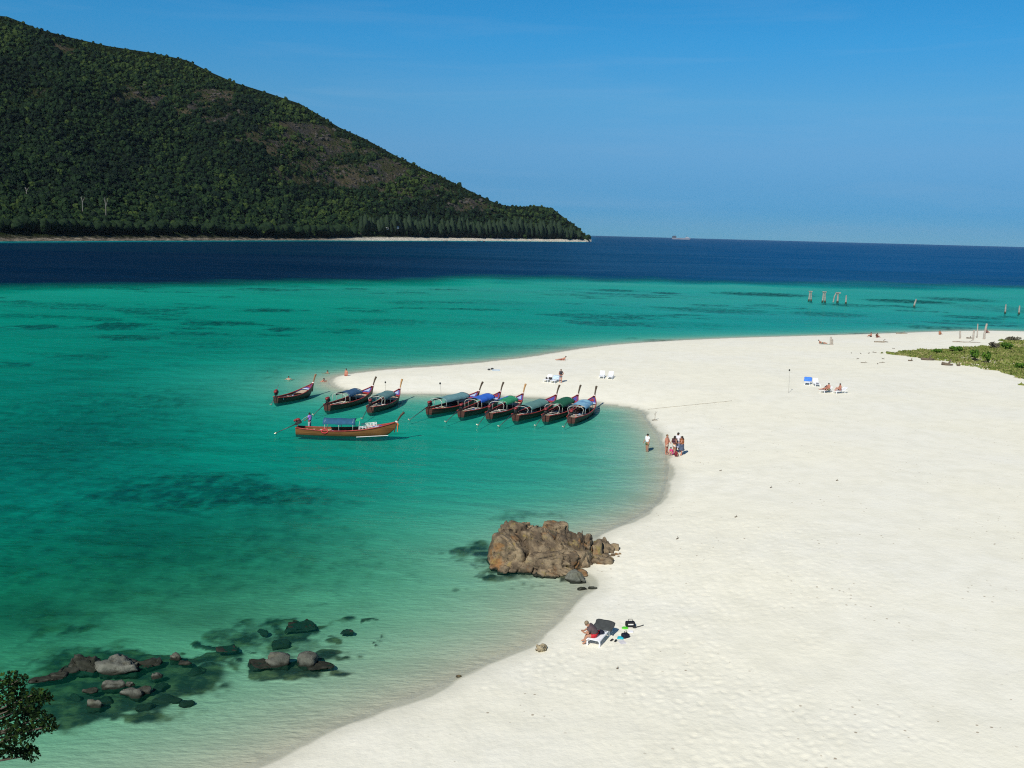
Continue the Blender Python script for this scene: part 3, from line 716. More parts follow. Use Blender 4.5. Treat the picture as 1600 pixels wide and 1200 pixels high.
o = link('block', rock_mesh('block', 90, (1.15, 1.0, 1.0), rough=0.05, strata=.02), m_pale, outc); q = at(900, 906); o.location = (q.x - oc0.x, q.y - oc0.y, 0.05); o['label'] = 'smooth pale block at the foot of the outcrop'

def rock(px, py, w, d, h, seed, m, label, group=None, lift=0.0, rz=0.3, tilt=0.0):
    q = at(px, py); gz = ground_z(q.x, q.y)
    me = rock_mesh('rock', seed, (w, d, max(abs(h) * 2, .2)), fine=(w > 1.2), rough=0.09, strata=.06, cuts=7)
    o = link('rock', me, m, None, (q.x, q.y, lift)); o.rotation_euler = (tilt, tilt * .5, rz)
    return tag(o, label, 'rock', group)
rock(187, 1042, 1.85, 1.4, .42, 101, m_pale, 'largest pale rounded rock breaking the surface in the lower left reef', rz=.1)
rock(132, 1040, 1.6, 1.1, .24, 102, m_dark, 'low dark rock left of the largest pale reef rock', rz=-.2)
rock(108, 1046, 1.0, .8, .13, 122, m_dark, 'small dark rock at the left end of the reef ridge, beside the low dark rock', rz=-.2)
rock(232, 1036, 1.0, .9, .20, 103, m_dark, 'small dark rock just right of the largest pale reef rock', rz=.6)
rock(275, 1029, .5, .45, .30, 104, m_pale, 'small tan knob standing up at the right end of the reef ridge', rz=.9)
rock(289, 1036, .55, .4, .12, 105, m_dark, 'tiny dark rock against the tan knob of the reef ridge', rz=.2)
rock(246, 1058, .45, .4, .22, 106, m_pale, 'small pale stone alone below the reef ridge', rz=.4)
rock(72, 1062, 1.3, .5, .10, 107, m_dark, 'long low dark rock nearest the leafy branch', rz=.35)
rock(90, 1056, .8, .5, .12, 108, m_dark, 'dark wet rock between the long low rock and the reef ridge', rz=.3)
rock(178, 1073, .85, .45, .24, 109, m_pale, 'flat tilted grey slab in the middle of the reef flat', rz=.25, tilt=.25)
rock(205, 1085, 1.0, .5, .26, 110, m_pale, 'jagged whitish rock in the middle of the reef flat', rz=-.4, tilt=.2)
rock(221, 1081, .8, .5, .24, 111, m_dark, 'grey rock leaning on the jagged whitish rock', rz=.2, tilt=-.2)
rock(204, 1071, .35, .3, .16, 112, m_pale, 'tiny pale stone beside the flat tilted grey slab', rz=.2)
rock(148, 1103, .62, .45, .28, 113, m_pale, 'pinkish pale stone nearest the bottom of the reef flat', rz=.1)
rock(141, 1081, .6, .35, .16, 114, m_dark, 'flat dark stone left of the tilted grey slab', rz=.3)
rock(434, 1036, 1.05, .8, .42, 115, m_pale, 'left one of the two pale knobbly rocks standing side by side offshore', rz=.2)
rock(477, 1035, .95, .8, .50, 116, m_pale, 'right one of the two pale knobbly rocks standing side by side offshore', rz=-.3)
rock(408, 1038, 1.1, .9, .08, 117, m_dark, 'dark weedy rock at the left foot of the pale knobbly pair', rz=.1)
rock(500, 1040, 1.2, .9, .04, 118, m_dark, 'dark weedy rock at the right foot of the pale knobbly pair', rz=.1)
rock(470, 976, 1.5, 1.1, -.10, 119, m_dark, 'dark coral mound just awash beyond the pale knobbly pair', rz=.3, lift=-.10)
rock(356, 1012, .95, .8, -.06, 120, m_dark, 'single round dark rock just awash between the reefs', rz=.3, lift=-.05)
rock(541, 985, .6, .5, -.02, 121, m_dark, 'small round dark rock under clear water right of the coral mound', rz=.3, lift=-.08)
for i, (x, y, w) in enumerate(((262, 1086, 1.3), (292, 1094, .7), (250, 1070, .8), (160, 1090, 1.0), (118, 1084, .7), (228, 1098, .9), (310, 1043, 1.0), (440, 1001, 1.1), (412, 984, .8))):
    rock(x, y, w * .85, w * .85 * (.5 + .12 * (i % 4)), .16, 130 + i, m_dark, 'flat dark rock lying under the clear shallow water of the reef', 'submerged reef rocks', lift=-.22 + .03 * (i % 3), rz=i * .7)
q = on_sand(846, 1016)
o = link('rock', rock_mesh('rock', 150, (.72, .5, .42)), rock_mat('tan_rock', ((.30, .24, .14), (.38, .32, .2), (.33, .25, .1), (.26, .2, .12)), -1.0), None, (q.x, q.y, q.z + .05)); o.rotation_euler = (0, .2, .3)
tag(o, 'small tan stone lying on the sand left of the seated man', 'rock')
for (x, y, w, t) in ((910, 921, .55, 'dark flat stone on wet sand below the outcrop'), (926, 920, .45, 'tan flat stone on the sand edge below the outcrop'), (716, 1058, .28, 'tiny brown stone at the water line of the near beach'), (862, 903, .9, 'reddish wet rock in the shallows in front of the outcrop'), (842, 902, .8, 'flat weedy rock in the shallows in front of the outcrop')):
    q = on_sand(x, y); o = link('rock', rock_mesh('rock', int(x), (w, w * .6, w * .45), fine=False), m_rock if 'reddish' in t or 'brown' in t else m_dark if 'weedy' in t or 'dark' in t else m_pale, None, (q.x, q.y, max(q.z, 0) + .02)); tag(o, t, 'rock')
for i, (x, y, w) in enumerate(((957, 869, .32), (963, 867, .28), (969, 866, .2), (951, 874, .3), (966, 870, .15))):
    q = on_sand(x, y); o = link('rock', rock_mesh('rock', 170 + i, (w, w * .7, w * .7), fine=False), m_rock, None, (q.x, q.y, q.z + w * .15)); tag(o, 'small loose brown stone on the sand at the right tip of the outcrop', 'rock', 'loose stones by the outcrop')

# ------------------------------------------------------------------ longtail boats
m_white = mat('white_paint', (.72, .71, .67), .55, .1); m_steel = mat('shaft_steel', (.10, .10, .10), .45, .3, metal=.6)
m_engine = mat('engine_red', (.22, .03, .03), .5, .4, 8); m_block = mat('engine_black', (.03, .03, .03), .5, .4, 8)
m_deck = mat('deck_wood', (.42, .34, .24), .75, .25, 4, .3, 20); m_dim = mat('bilge_wood', (.10, .07, .05), .85, .35, 4)
m_red = mat('rail_red', (.34, .045, .035), .5, .3, 5); m_blue = mat('paint_blue', (.07, .09, .36), .5, .25, 5); m_tape = mat('paint_pale_blue', (.42, .50, .62), .5, .2, 5)
m_purple = mat('paint_purple', (.22, .07, .22), .5, .25, 5)
m_prow_d = mat('prow_dark', (.07, .05, .03), .6, .35, 9); m_prow_l = mat('prow_light', (.40, .22, .08), .6, .25, 9)
m_pole = mat('hoop_pale', (.52, .50, .44), .5, .15)
def hull_mat(name, c1, c2):
    m, n, l, p = mat_new(name)
    P0 = n.new('ShaderNodeTexCoord').outputs['Object']
    mp = n.new('ShaderNodeMapping'); mp.inputs['Scale'].default_value = (.5, .5, 6); l.new(P0, mp.inputs[0])
    c = mixc(n, l, ramp(n, l, noise(n, l, mp.outputs[0], 1.5, 5), .35, .65), c1, c2)
    sx = n.new('ShaderNodeSeparateXYZ'); l.new(P0, sx.inputs[0])
    seam = math_(n, l, 'LESS_THAN', math_(n, l, 'FRACT', math_(n, l, 'MULTIPLY', sx.outputs['Z'], 5.5)), .12)
    c = mixc(n, l, math_(n, l, 'MULTIPLY', seam, .6), c, tuple(q * .25 for q in c1))
    c = mixc(n, l, ramp(n, l, sx.outputs['Z'], .10, .04, 0, .7), c, (.035, .04, .025))
    l.new(c, p.inputs['Base Color']); p.inputs['Roughness'].default_value = .5; p.inputs['Specular IOR Level'].default_value = .3
    return m
m_hull_d = hull_mat('hull_dark', (.055, .020, .015), (.10, .038, .027)); m_hull_l = hull_mat('hull_varnish', (.15, .062, .020), (.23, .10, .032)); m_hull_b = hull_mat('hull_black', (.04, .022, .016), (.075, .04, .028))
def sheer(u): return .50 + .16 * max(0, 1 - u / .35) ** 2 + .80 * max(0, (u - .35) / .65) ** 2.3
def keel(u): return -.30 + 1.05 * max(0, (u - .80) / .20) ** 2
def hb(u, B): return B * (.46 + .54 * math.sin(min(u / .45, 1) * math.pi / 2)) if u < .45 else B * max(.045, math.cos(((u - .45) / .55) ** 1.5 * math.pi / 2))
def boat(stern, bow, label, hull, canopy=None, tip=None, prow=None, B=.92, cu=(.26, .60), bare_hoop=True, extra=None, tone=0, ch=1.0, eng=None, flap=None):
    a = at(*stern); b = at(*bow); d = b - a; L = d.length * 1.10; rz = math.atan2(d.y, d.x)
    root = empty('longtail_boat', (a.x, a.y, 0), rz, label, 'boat', 'longtail boats in the bay')
    us = [i / 22 for i in range(23)]
    def sec(u, inset=0.0):
        pts = []
        for k in range(-6, 7):
            t = abs(k) / 6; s_ = 1 if k >= 0 else -1
            y = s_ * max(hb(u, B) - inset, .01) * math.sin(t * math.pi / 2) ** .72; z = keel(u) + inset * .9 + (sheer(u) - keel(u) - inset * .9) * t ** 1.5
            pts.append(Vector((u * L, y, z)))
        return pts
    mb = MB(); mb.grid([sec(u) for u in us]); n0 = 13
    tr = sec(0); mb.add(tr, [tuple(range(12, -1, -1))])
    inner = [sec(u, .05) for u in us if u > .01]
    mb.grid([list(reversed(r_)) for r_ in inner])
    h = mb.build('hull', hull, root, True)
    for s_ in (1, -1):
        mb = MB(); mb.tube([Vector((u * L, s_ * (hb(u, B) + .01), sheer(u) + .02)) for u in us], .055, 6); mb.build('gunwale', m_red, root, True)
    fl = MB(); fl.grid([[Vector((u * L, y * hb(u, B) * .80, .02 + max(0, keel(u) + .3))) for y in (-1, 0, 1)] for u in [i / 14 for i in range(1, 12)]]); fl.build('floor', m_dim, root)
    # fore deck in bright painted bands
    def deck(u0, u1, name, m, dz=-.05, k=.93, w1=None):
        mb = MB(); P = []
        for i in range(7):
            u = u0 + (u1 - u0) * i / 6; w = (hb(u, B) * k) if w1 is None else (hb(u0, B) * k * (1 - i / 6) * w1 + .01)
            P.append([Vector((u * L, -w, sheer(u) + dz)), Vector((u * L, 0, sheer(u) + dz + .03)), Vector((u * L, w, sheer(u) + dz))])
        mb.grid(P, .03); return mb.build(name, m, root)
    for i in range(4): deck(.645 + .035 * i, .677 + .035 * i, 'deck_plank', m_deck, -.12)
    band = [(m_red, m_blue, m_tape), (m_red, m_purple, m_blue), (m_tape, m_blue, m_red)][tone]
    deck(.79, .83, 'bow_band', band[0], -.02); deck(.835, .965, 'bow_panel', band[1], -.03); deck(.86, .95, 'bow_panel', band[2], .005, .75, .8)
    for s_ in (1, -1):
        mb = MB(); mb.grid([[Vector((u * L, s_ * (hb(u, B) - .06), sheer(u) - .30)), Vector((u * L, s_ * (hb(u, B) - .055), sheer(u) - .02))] for u in [.60 + .03 * i for i in range(10)]], .0)
        mb.build('bow_lining', band[1], root)
    for u in (.10, .17, .24, .33, .42, .51, .60):
        mb = MB(); mb.box((u * L, 0, sheer(u) - .16), (.20, 2 * hb(u, B) - .12, .035)); mb.build('thwart', m_deck if u < .2 else m_dim if u > .5 else m_pole, root)
    mb = MB(); zb = sheer(1.0); pr = [Vector((L * .985, 0, zb - .95)), Vector((L * 1.0, 0, zb - .35)), Vector((L * 1.012, 0, zb)), Vector((L * 1.03, 0, zb + .35)), Vector((L * 1.055, 0, zb + .70)), Vector((L * 1.085, 0, zb + .98))]
    mb.tube(pr[2:], [.085, .085, .105, .13], 6, True, 1.0); post = mb.build('prow', prow or m_prow_d, root)
    mb = MB(); mb.tube(pr[:3], [.05, .07, .09], 6); mb.build('stem', m_red if tone != 2 else m_prow_d, root)
    mb = MB(); mb.tube([pr[2] + Vector((-.02, 0, .02)), pr[2] + Vector((.0, 0, .13))], [.15, .13], 8); mb.build('garland', mat('garland_white', (.75, .62, .58), .8, .2, 12), post)
    # canopy on bent hoops
    u0, u1 = cu; w = B * .86; zt = 1.42 * ch
    def hoop(u, name='hoop'):
        P = [Vector((u * L, -hb(u, B) * .92, sheer(u)))]
        for k in range(9):
            t = math.pi * k / 8; P.append(Vector((u * L, -w * math.cos(t), zt - .28 + .40 * math.sin(t) + .05 * abs(math.cos(t)))))
        P.append(Vector((u * L, hb(u, B) * .92, sheer(u)))); q = MB(); q.tube(P, .028, 6); return q.build(name, m_pole, root, True)
    if canopy is not None:
        for u in (u0, (u0 + u1) / 2, u1): hoop(u)
        if bare_hoop: hoop(u0 - .09)
        rg = np.random.RandomState(int(stern[0]))
        P = []
        for i in range(15):
            u = u0 - .02 + (u1 - u0 + .04) * i / 14; row = []
            for k in range(13):
                t = math.pi * k / 12; sag = -.05 * math.sin(math.pi * ((i / 14 * 2) % 1)) * math.sin(t)
                row.append(Vector((u * L, -(w + .04) * math.cos(t), zt - .25 + .43 * math.sin(t) + sag + rg.uniform(-.012, .012) - (.06 * rg.rand() if k in (0, 12) else 0))))
            P.append(row)
        if isinstance(canopy, tuple):
            q = MB(); q.grid([r_[:8] for r_ in P], .012); cv = q.build('canopy', canopy[0], root, True); q = MB(); q.grid([r_[7:] for r_ in P], .013); q.build('canopy', canopy[1], root, True)
        else:
            q = MB(); q.grid(P, .012); cv = q.build('canopy', canopy, root, True)
    # engine on its pivot, long shaft, propeller
    ex = -.02; ez = sheer(0) + .32
    M_inv = Matrix.Rotation(-rz, 3, 'Z')
    tl = (M_inv @ (at(*tip, .06) - Vector((a.x, a.y, 0)))) if tip else Vector((-2.6, .3, .05))
    E = Vector((.05, 0, ez)); dr = (tl - E).normalized(); e = empty('engine', E); e.parent = root; e.location = E
    up = Vector((0, 0, 1)); fwd = -dr; sid = up.cross(fwd).normalized(); up2 = fwd.cross(sid); MR = Matrix((fwd, sid, up2)).transposed()
    q = MB(); q.box(MR @ Vector((.18, 0, .02)), (.58, .30, .26), M=MR); q.box(MR @ Vector((.22, 0, .20)), (.36, .26, .16), M=MR); blk = q.build('engine_block', m_block, e, bevel=.03)
    q = MB(); q.tube([MR @ Vector((.05, 0, .26)), MR @ Vector((.05, 0, .44))], [.20, .17], 10); q.ball(MR @ Vector((.30, 0, .30)), (.20, .16, .14)); q.build('engine_cover', eng or m_engine, e, True)
    q = MB(); q.tube([MR @ Vector((.40, .05, .05)), MR @ Vector((.9, .08, .18)), MR @ Vector((1.25, .1, .2))], .022, 6); q.build('tiller', m_steel, e)
    q = MB(); q.tube([MR @ Vector((-.1, 0, 0)), tl - E], [.05, .028], 7); q.build('shaft', m_steel, e, True)
    q = MB()
    for k in range(3):
        t = 2.094 * k + .4; c_, s_ = math.cos(t), math.sin(t)
        q.add([tl - E + MR @ Vector((-.03, .03 * c_, .03 * s_)), tl - E + MR @ Vector((.03, .16 * c_ - .06 * s_, .16 * s_ + .06 * c_)), tl - E + MR @ Vector((-.04, .19 * c_ + .05 * s_, .19 * s_ - .05 * c_))], [(0, 1, 2)])
    q.tube([tl - E + MR @ Vector((.10, 0, 0)), tl - E + MR @ Vector((-.06, 0, 0))], [.035, .05], 6); q.build('propeller', mat('brass', (.45, .40, .30), .4, .2, metal=.3), e)
    q = MB(); q.tube([tl - E + MR @ Vector((.12, 0, .02)), tl - E + MR @ Vector((.02, 0, -.20))], [.02, .03], 5); q.build('skeg', m_steel, e)
    if extra: extra(root, L, B)
    return root, L, a, rz
def cloth(name, c, var=.16): return mat(name, c, .85, var, 3, .15, 14)
def cargo(seed, k=5, u=(.28, .58)):
    def f(root, L, B):
        rg = np.random.RandomState(seed)
        for i in range(k):
            uu = rg.uniform(*u); c = [(.5, .48, .44), (.10, .10, .11), (.35, .12, .08), (.10, .16, .28), (.4, .36, .2)][rg.randint(5)]
            q = MB(); q.ball((uu * L, rg.uniform(-.45, .45), .28), (rg.uniform(.12, .22), rg.uniform(.12, .2), rg.uniform(.10, .18)), 7, 5); q.build('bundle', mat('bundle_%d' % int(c[0] * 100), c, .9, .3, 10), root)
    return f
def rails(root, L, B):
    cargo(4, 8, (.30, .60))(root, L, B)
    for s_ in (1, -1):
        for z in (.28, .44):
            q = MB(); q.tube([Vector((u * L, s_ * (hb(u, B) - .05), sheer(u) + z * .75)) for u in (.645, .70, .75, .80)], .028, 6); q.build('side_rail', m_white, root)
        for u in (.65, .68, .71, .74, .77, .80):
            q = MB(); q.tube([Vector((u * L, s_ * (hb(u, B) - .05), sheer(u))), Vector((u * L, s_ * (hb(u, B) - .05), sheer(u) + .34))], .03, 6); q.build('rail_post', m_white, root)
    q = MB(); zb = sheer(1.0); x = L * 1.015
    for k, (dy, ln) in enumerate(((-.10, .85), (-.06, .7), (.05, .75), (.0, .9))):
        q.tube([Vector((x, dy * .5, zb + .05)), Vector((x + .05 + .02 * k, dy, zb - .2)), Vector((x + .04, dy * 1.3, zb - ln))], [.05, .055, .03], 5)
    q.build('ribbon', mat('ribbon_orange', (.75, .18, .05), .8, .35, 9), root)
    q = MB(); q.tube([Vector((.30 * L + .30 * math.cos(t * .7), -B * .92 - .03, .50 + .0 + .20 * math.sin(t * .7) * 0 + .20 * math.sin(t * .7))) for t in range(10)], .05, 6); q.build('life_ring', mat('ring_red', (.6, .05, .06), .6, .2), root, True)
    q = MB(); q.tube([Vector((.62 * L, -B - .22, .05)), Vector((.93 * L, -B * .45, .12))], .035, 6); q.build('side_pole', m_white, root)
    q = MB(); P = [[Vector((.60 * L + .45 * i, -.62 + .62 * j, 1.42 + .10 * i + .14 * (1 - abs(j - 1)) )) for j in range(3)] for i in range(2)]; q.grid(P, .012); q.build('canopy_flap', cloth('tarp_green', (.02, .34, .16)), root)
    q = MB(); q.tube([Vector((.603 * L + .4, -.55, 1.45)), Vector((.603 * L + .3, -.7, sheer(.64))) ], .02, 5); q.build('flap_post', m_pole, root)
def open_gear(root, L, B):
    q = MB(); q.grid([[Vector((.10 * L + .16 * i, -B * .66 - .04 * j * 0, sheer(.1) + .06 - .16 * j + .03 * (i % 2))) for j in range(3)] for i in range(4)], .02); q.build('hanging_cloth', mat('cloth_white', (.78, .78, .76), .9, .08), root)
    q = MB(); q.grid([[Vector((.19 * L + .16 * i, -B * .74, sheer(.19) + .06 - .16 * j)) for j in range(3)] for i in range(4)], .02); q.build('hanging_cloth', mat('cloth_blue', (.08, .16, .42), .9, .15), root)
    cargo(2, 5, (.3, .65))(root, L, B)
BOATS = {}
BOATS['open'] = boat((431, 630), (484, 617.5), 'small open longtail boat without a canopy, farthest left off the sand spit', m_hull_b, None, (424, 632), mat('prow_brown', (.22, .12, .06), .6, .25), B=.72, extra=open_gear, tone=2)
BOATS['navy'] = boat((511, 642), (576, 623), 'dark longtail boat with navy canopy and bare hoop moored beside the tip of the spit', m_hull_d, cloth('tarp_navy', (.03, .085, .16)), (490, 648), B=.95, cu=(.34, .60), extra=cargo(1), tone=0)
BOATS['teal'] = boat((578, 645), (620.5, 627), 'longtail boat with faded teal canopy and light wooden prow moored beside the spit', m_hull_d, cloth('tarp_teal', (.10, .20, .20)), (566, 654), m_prow_l, B=.92, cu=(.26, .60), extra=cargo(3), tone=0)
BOATS['front'] = boat((463, 678), (604, 681), 'varnished longtail boat under way with blue canopy, white side rails and orange ribbons', m_hull_l, cloth('tarp_blue', (.022, .090, .17)), (430, 677), B=.85, cu=(.30, .58), bare_hoop=False, extra=rails, tone=2, ch=1.0)
BOATS['a'] = boat((670, 648), (741, 631), 'longtail boat with long pale teal canopy at the left end of the moored row', m_hull_d, cloth('tarp_pale_teal', (.12, .25, .26)), (640, 656), B=.95, cu=(.22, .66), extra=cargo(5), tone=0)
BOATS['b'] = boat((720, 652), (776, 632), 'longtail boat with bright blue canopy, second from left in the moored row', m_hull_d, cloth('tarp_bright_blue', (.03, .13, .52)), (697, 659), B=.92, cu=(.34, .66), extra=cargo(6), tone=2)
BOATS['c'] = boat((764, 655), (812, 635), 'longtail boat with half blue half green canopy and light prow in the moored row', m_hull_d, (cloth('tarp_bright_green', (.03, .26, .12)), cloth('tarp_bright_blue', (.03, .13, .52))), (747, 664), m_prow_l, B=.95, cu=(.30, .62), extra=cargo(7), tone=0)
BOATS['d'] = boat((805, 658), (863, 637), 'longtail boat with low grey green canopy and purple bow, fourth in the moored row', m_hull_d, cloth('tarp_grey_green', (.10, .22, .20)), (780, 666), B=.95, cu=(.22, .62), extra=cargo(8), tone=1, ch=.86)
BOATS['e'] = boat((852, 659), (898, 637), 'longtail boat with dark green domed canopy, second from right in the moored row', m_hull_d, cloth('tarp_dark_green', (.012, .10, .05)), (837, 665), B=.95, cu=(.28, .64), extra=cargo(9), tone=1)
BOATS['f'] = boat((892, 662), (925, 639), 'longtail boat with patched light blue canopy at the right end of the moored row', m_hull_d, mat('tarp_patched', (.22, .42, .52), .85, .1, 2.2, .2, 10, col2=(.10, .24, .42)), (881, 667), B=.98, cu=(.26, .56), extra=cargo(10), tone=2)
for k, v in BOATS.items(): print(k, round(v[1], 2))
def stick_mast(pxb, pyb, pxt, pyt, label, sand=False, parent=None):
    q0 = on_sand(pxb, pyb) if sand else at(pxb, pyb)
    hgt = (pyb - pyt) / (F_PX / math.hypot(q0.x, q0.y)); top = Vector(((pxt - pxb) / F_PX * math.hypot(q0.x, q0.y), 0, hgt))
    e = empty('marker_pole', q0, 0, label, 'pole')
    q = MB(); q.tube([Vector((0, 0, -.3)), top * .5 + Vector((.03, 0, 0)), top], [.022, .018, .012], 5); q.build('pole', mat('pole_grey', (.33, .31, .27), .7, .2), e)
    q = MB(); q.ball(top, (.10, .10, .13), 6, 5); q.build('float', m_block, e)
stick_mast(691, 642, 687, 598, 'tall thin pole with dark top standing beside the leftmost moored boat')
stick_mast(602.5, 616, 602, 597, 'short thin pole with dark top on the spit behind the teal canopy boat', True)
stick_mast(1232, 614, 1231, 579, 'thin pole standing alone in the sand left of the blue sun lounger', True)

# ------------------------------------------------------------------ people
def skin_obj(name, V_, E_, Rd, m, parent, root=0, sub=1):
    me = bpy.data.meshes.new(name); me.from_pydata([tuple(v) for v in V_], E_, [])
    bm = bmesh.new(); bm.from_mesh(me); sl = bm.verts.layers.skin.verify(); bm.verts.ensure_lookup_table()
    for i, v in enumerate(bm.verts):
        r_ = Rd[i]; v[sl].radius = r_ if hasattr(r_, '__len__') else (r_, r_); v[sl].use_root = (i == root)
    bm.to_mesh(me); bm.free()
    o = link(name, me, m, parent)
    o.modifiers.new('skin', 'SKIN').use_smooth_shade = True
    sm = o.modifiers.new('smooth', 'SUBSURF'); sm.levels = sub; sm.render_levels = sub
    return o
BASE = dict(pelvis=(0, 0, .93), waist=(.0, 0, 1.08), chest=(.01, 0, 1.28), neck=(.0, 0, 1.47), head=(.025, 0, 1.585), top=(.015, 0, 1.66),
    shL=(0, .175, 1.41), elL=(-.02, .235, 1.13), wrL=(.06, .25, .90), haL=(.08, .25, .82), shR=(0, -.175, 1.41), elR=(-.02, -.235, 1.13), wrR=(.06, -.25, .90), haR=(.08, -.25, .82),
    hiL=(0, .095, .88), knL=(.02, .10, .49), anL=(-.02, .10, .09), toL=(.12, .115, .03), hiR=(0, -.095, .88), knR=(.02, -.10, .49), anR=(-.02, -.10, .09), toR=(.12, -.115, .03))
RAD = dict(pelvis=(.165, .155), waist=(.150, .140), chest=(.170, .155), neck=.056, head=(.088, .098), top=.076, sh=.070, el=.050, wr=.036, ha=.038, hi=.105, kn=.068, an=.046, to=.038)
def P_(**kw): d = dict(BASE); d.update(kw); return d
def up_shift(d, dz, keys=None): return {k: (v[0], v[1], v[2] + dz) for k, v in d.items()}
SIT = P_(pelvis=(0, 0, .12), waist=(-.03, 0, .27), chest=(-.02, 0, .47), neck=(.02, 0, .65), head=(.06, 0, .76), top=(.06, 0, .84), shL=(0, .175, .59), elL=(.12, .24, .34), wrL=(.32, .20, .30), haL=(.40, .18, .30), shR=(0, -.175, .59), elR=(.12, -.24, .34), wrR=(.32, -.20, .30), haR=(.40, -.18, .30),
    hiL=(.04, .10, .11), knL=(.42, .14, .40), anL=(.66, .13, .08), toL=(.80, .14, .04), hiR=(.04, -.10, .11), knR=(.42, -.14, .40), anR=(.66, -.13, .08), toR=(.80, -.14, .04))
RECL = P_(pelvis=(0, 0, .13), waist=(-.13, 0, .20), chest=(-.31, 0, .30), neck=(-.47, 0, .41), head=(-.54, 0, .50), top=(-.56, 0, .58), shL=(-.40, .18, .35), elL=(-.42, .27, .10), wrL=(-.22, .30, .06), haL=(-.14, .30, .05), shR=(-.40, -.18, .35), elR=(-.42, -.27, .10), wrR=(-.22, -.30, .06), haR=(-.14, -.30, .05),
    hiL=(.05, .10, .12), knL=(.46, .13, .22), anL=(.88, .10, .08), toL=(.95, .11, .18), hiR=(.05, -.10, .12), knR=(.46, -.11, .10), anR=(.90, -.12, .07), toR=(.97, -.13, .17))
SQUAT = P_(pelvis=(-.10, 0, .26), waist=(-.08, 0, .40), chest=(.02, 0, .58), neck=(.08, 0, .75), head=(.13, 0, .86), top=(.13, 0, .94), shL=(.05, .16, .70), elL=(.22, .22, .48), wrL=(.38, .14, .32), haL=(.44, .12, .26), shR=(.05, -.16, .70), elR=(.22, -.22, .48), wrR=(.38, -.14, .32), haR=(.44, -.12, .26),
    hiL=(-.06, .10, .26), knL=(.26, .18, .46), anL=(.02, .14, .09), toL=(.18, .17, .03), hiR=(-.06, -.10, .26), knR=(.26, -.18, .46), anR=(.02, -.14, .09), toR=(.18, -.17, .03))
WALK = P_(knL=(.16, .10, .50), anL=(.20, .10, .10), toL=(.34, .11, .05), knR=(-.05, -.10, .50), anR=(-.28, -.10, .12), toR=(-.16, -.11, .04), elL=(-.12, .23, 1.14), wrL=(-.10, .25, .92), haL=(-.08, .25, .84), elR=(.04, -.23, 1.14), wrR=(.16, -.24, .95), haR=(.20, -.24, .88))
HIPS = P_(elL=(-.06, .33, 1.16), wrL=(.05, .20, 1.02), haL=(.10, .15, .98), elR=(-.02, -.24, 1.15), wrR=(.16, -.22, 1.05), haR=(.22, -.18, 1.06))
TILLER = P_(elL=(.10, .27, 1.18), wrL=(.30, .30, 1.02), haL=(.38, .30, .98))
FLOAT = P_(pelvis=(-.35, 0, .92), waist=(-.24, 0, 1.02), chest=(-.10, 0, 1.16), neck=(.03, 0, 1.27), head=(.10, 0, 1.36), top=(.10, 0, 1.44), shL=(-.02, .18, 1.20), elL=(.12, .38, 1.12), wrL=(.30, .42, 1.12), haL=(.38, .42, 1.12), shR=(-.02, -.18, 1.20), elR=(.12, -.38, 1.12), wrR=(.30, -.42, 1.12), haR=(.38, -.42, 1.12),
    hiL=(-.40, .1, .90), knL=(-.75, .12, .80), anL=(-1.1, .12, .78), toL=(-1.25, .12, .76), hiR=(-.40, -.1, .90), knR=(-.75, -.12, .80), anR=(-1.1, -.12, .76), toR=(-1.25, -.12, .74))
SWIM = P_(elL=(.10, .42, 1.26), wrL=(.25, .60, 1.24), haL=(.32, .66, 1.24), elR=(.10, -.42, 1.26), wrR=(.25, -.60, 1.24), haR=(.32, -.66, 1.24))
SKIN = {'tan': (.40, .20, .125), 'fair': (.52, .30, .21), 'brown': (.16, .075, .045), 'red': (.46, .20, .13)}
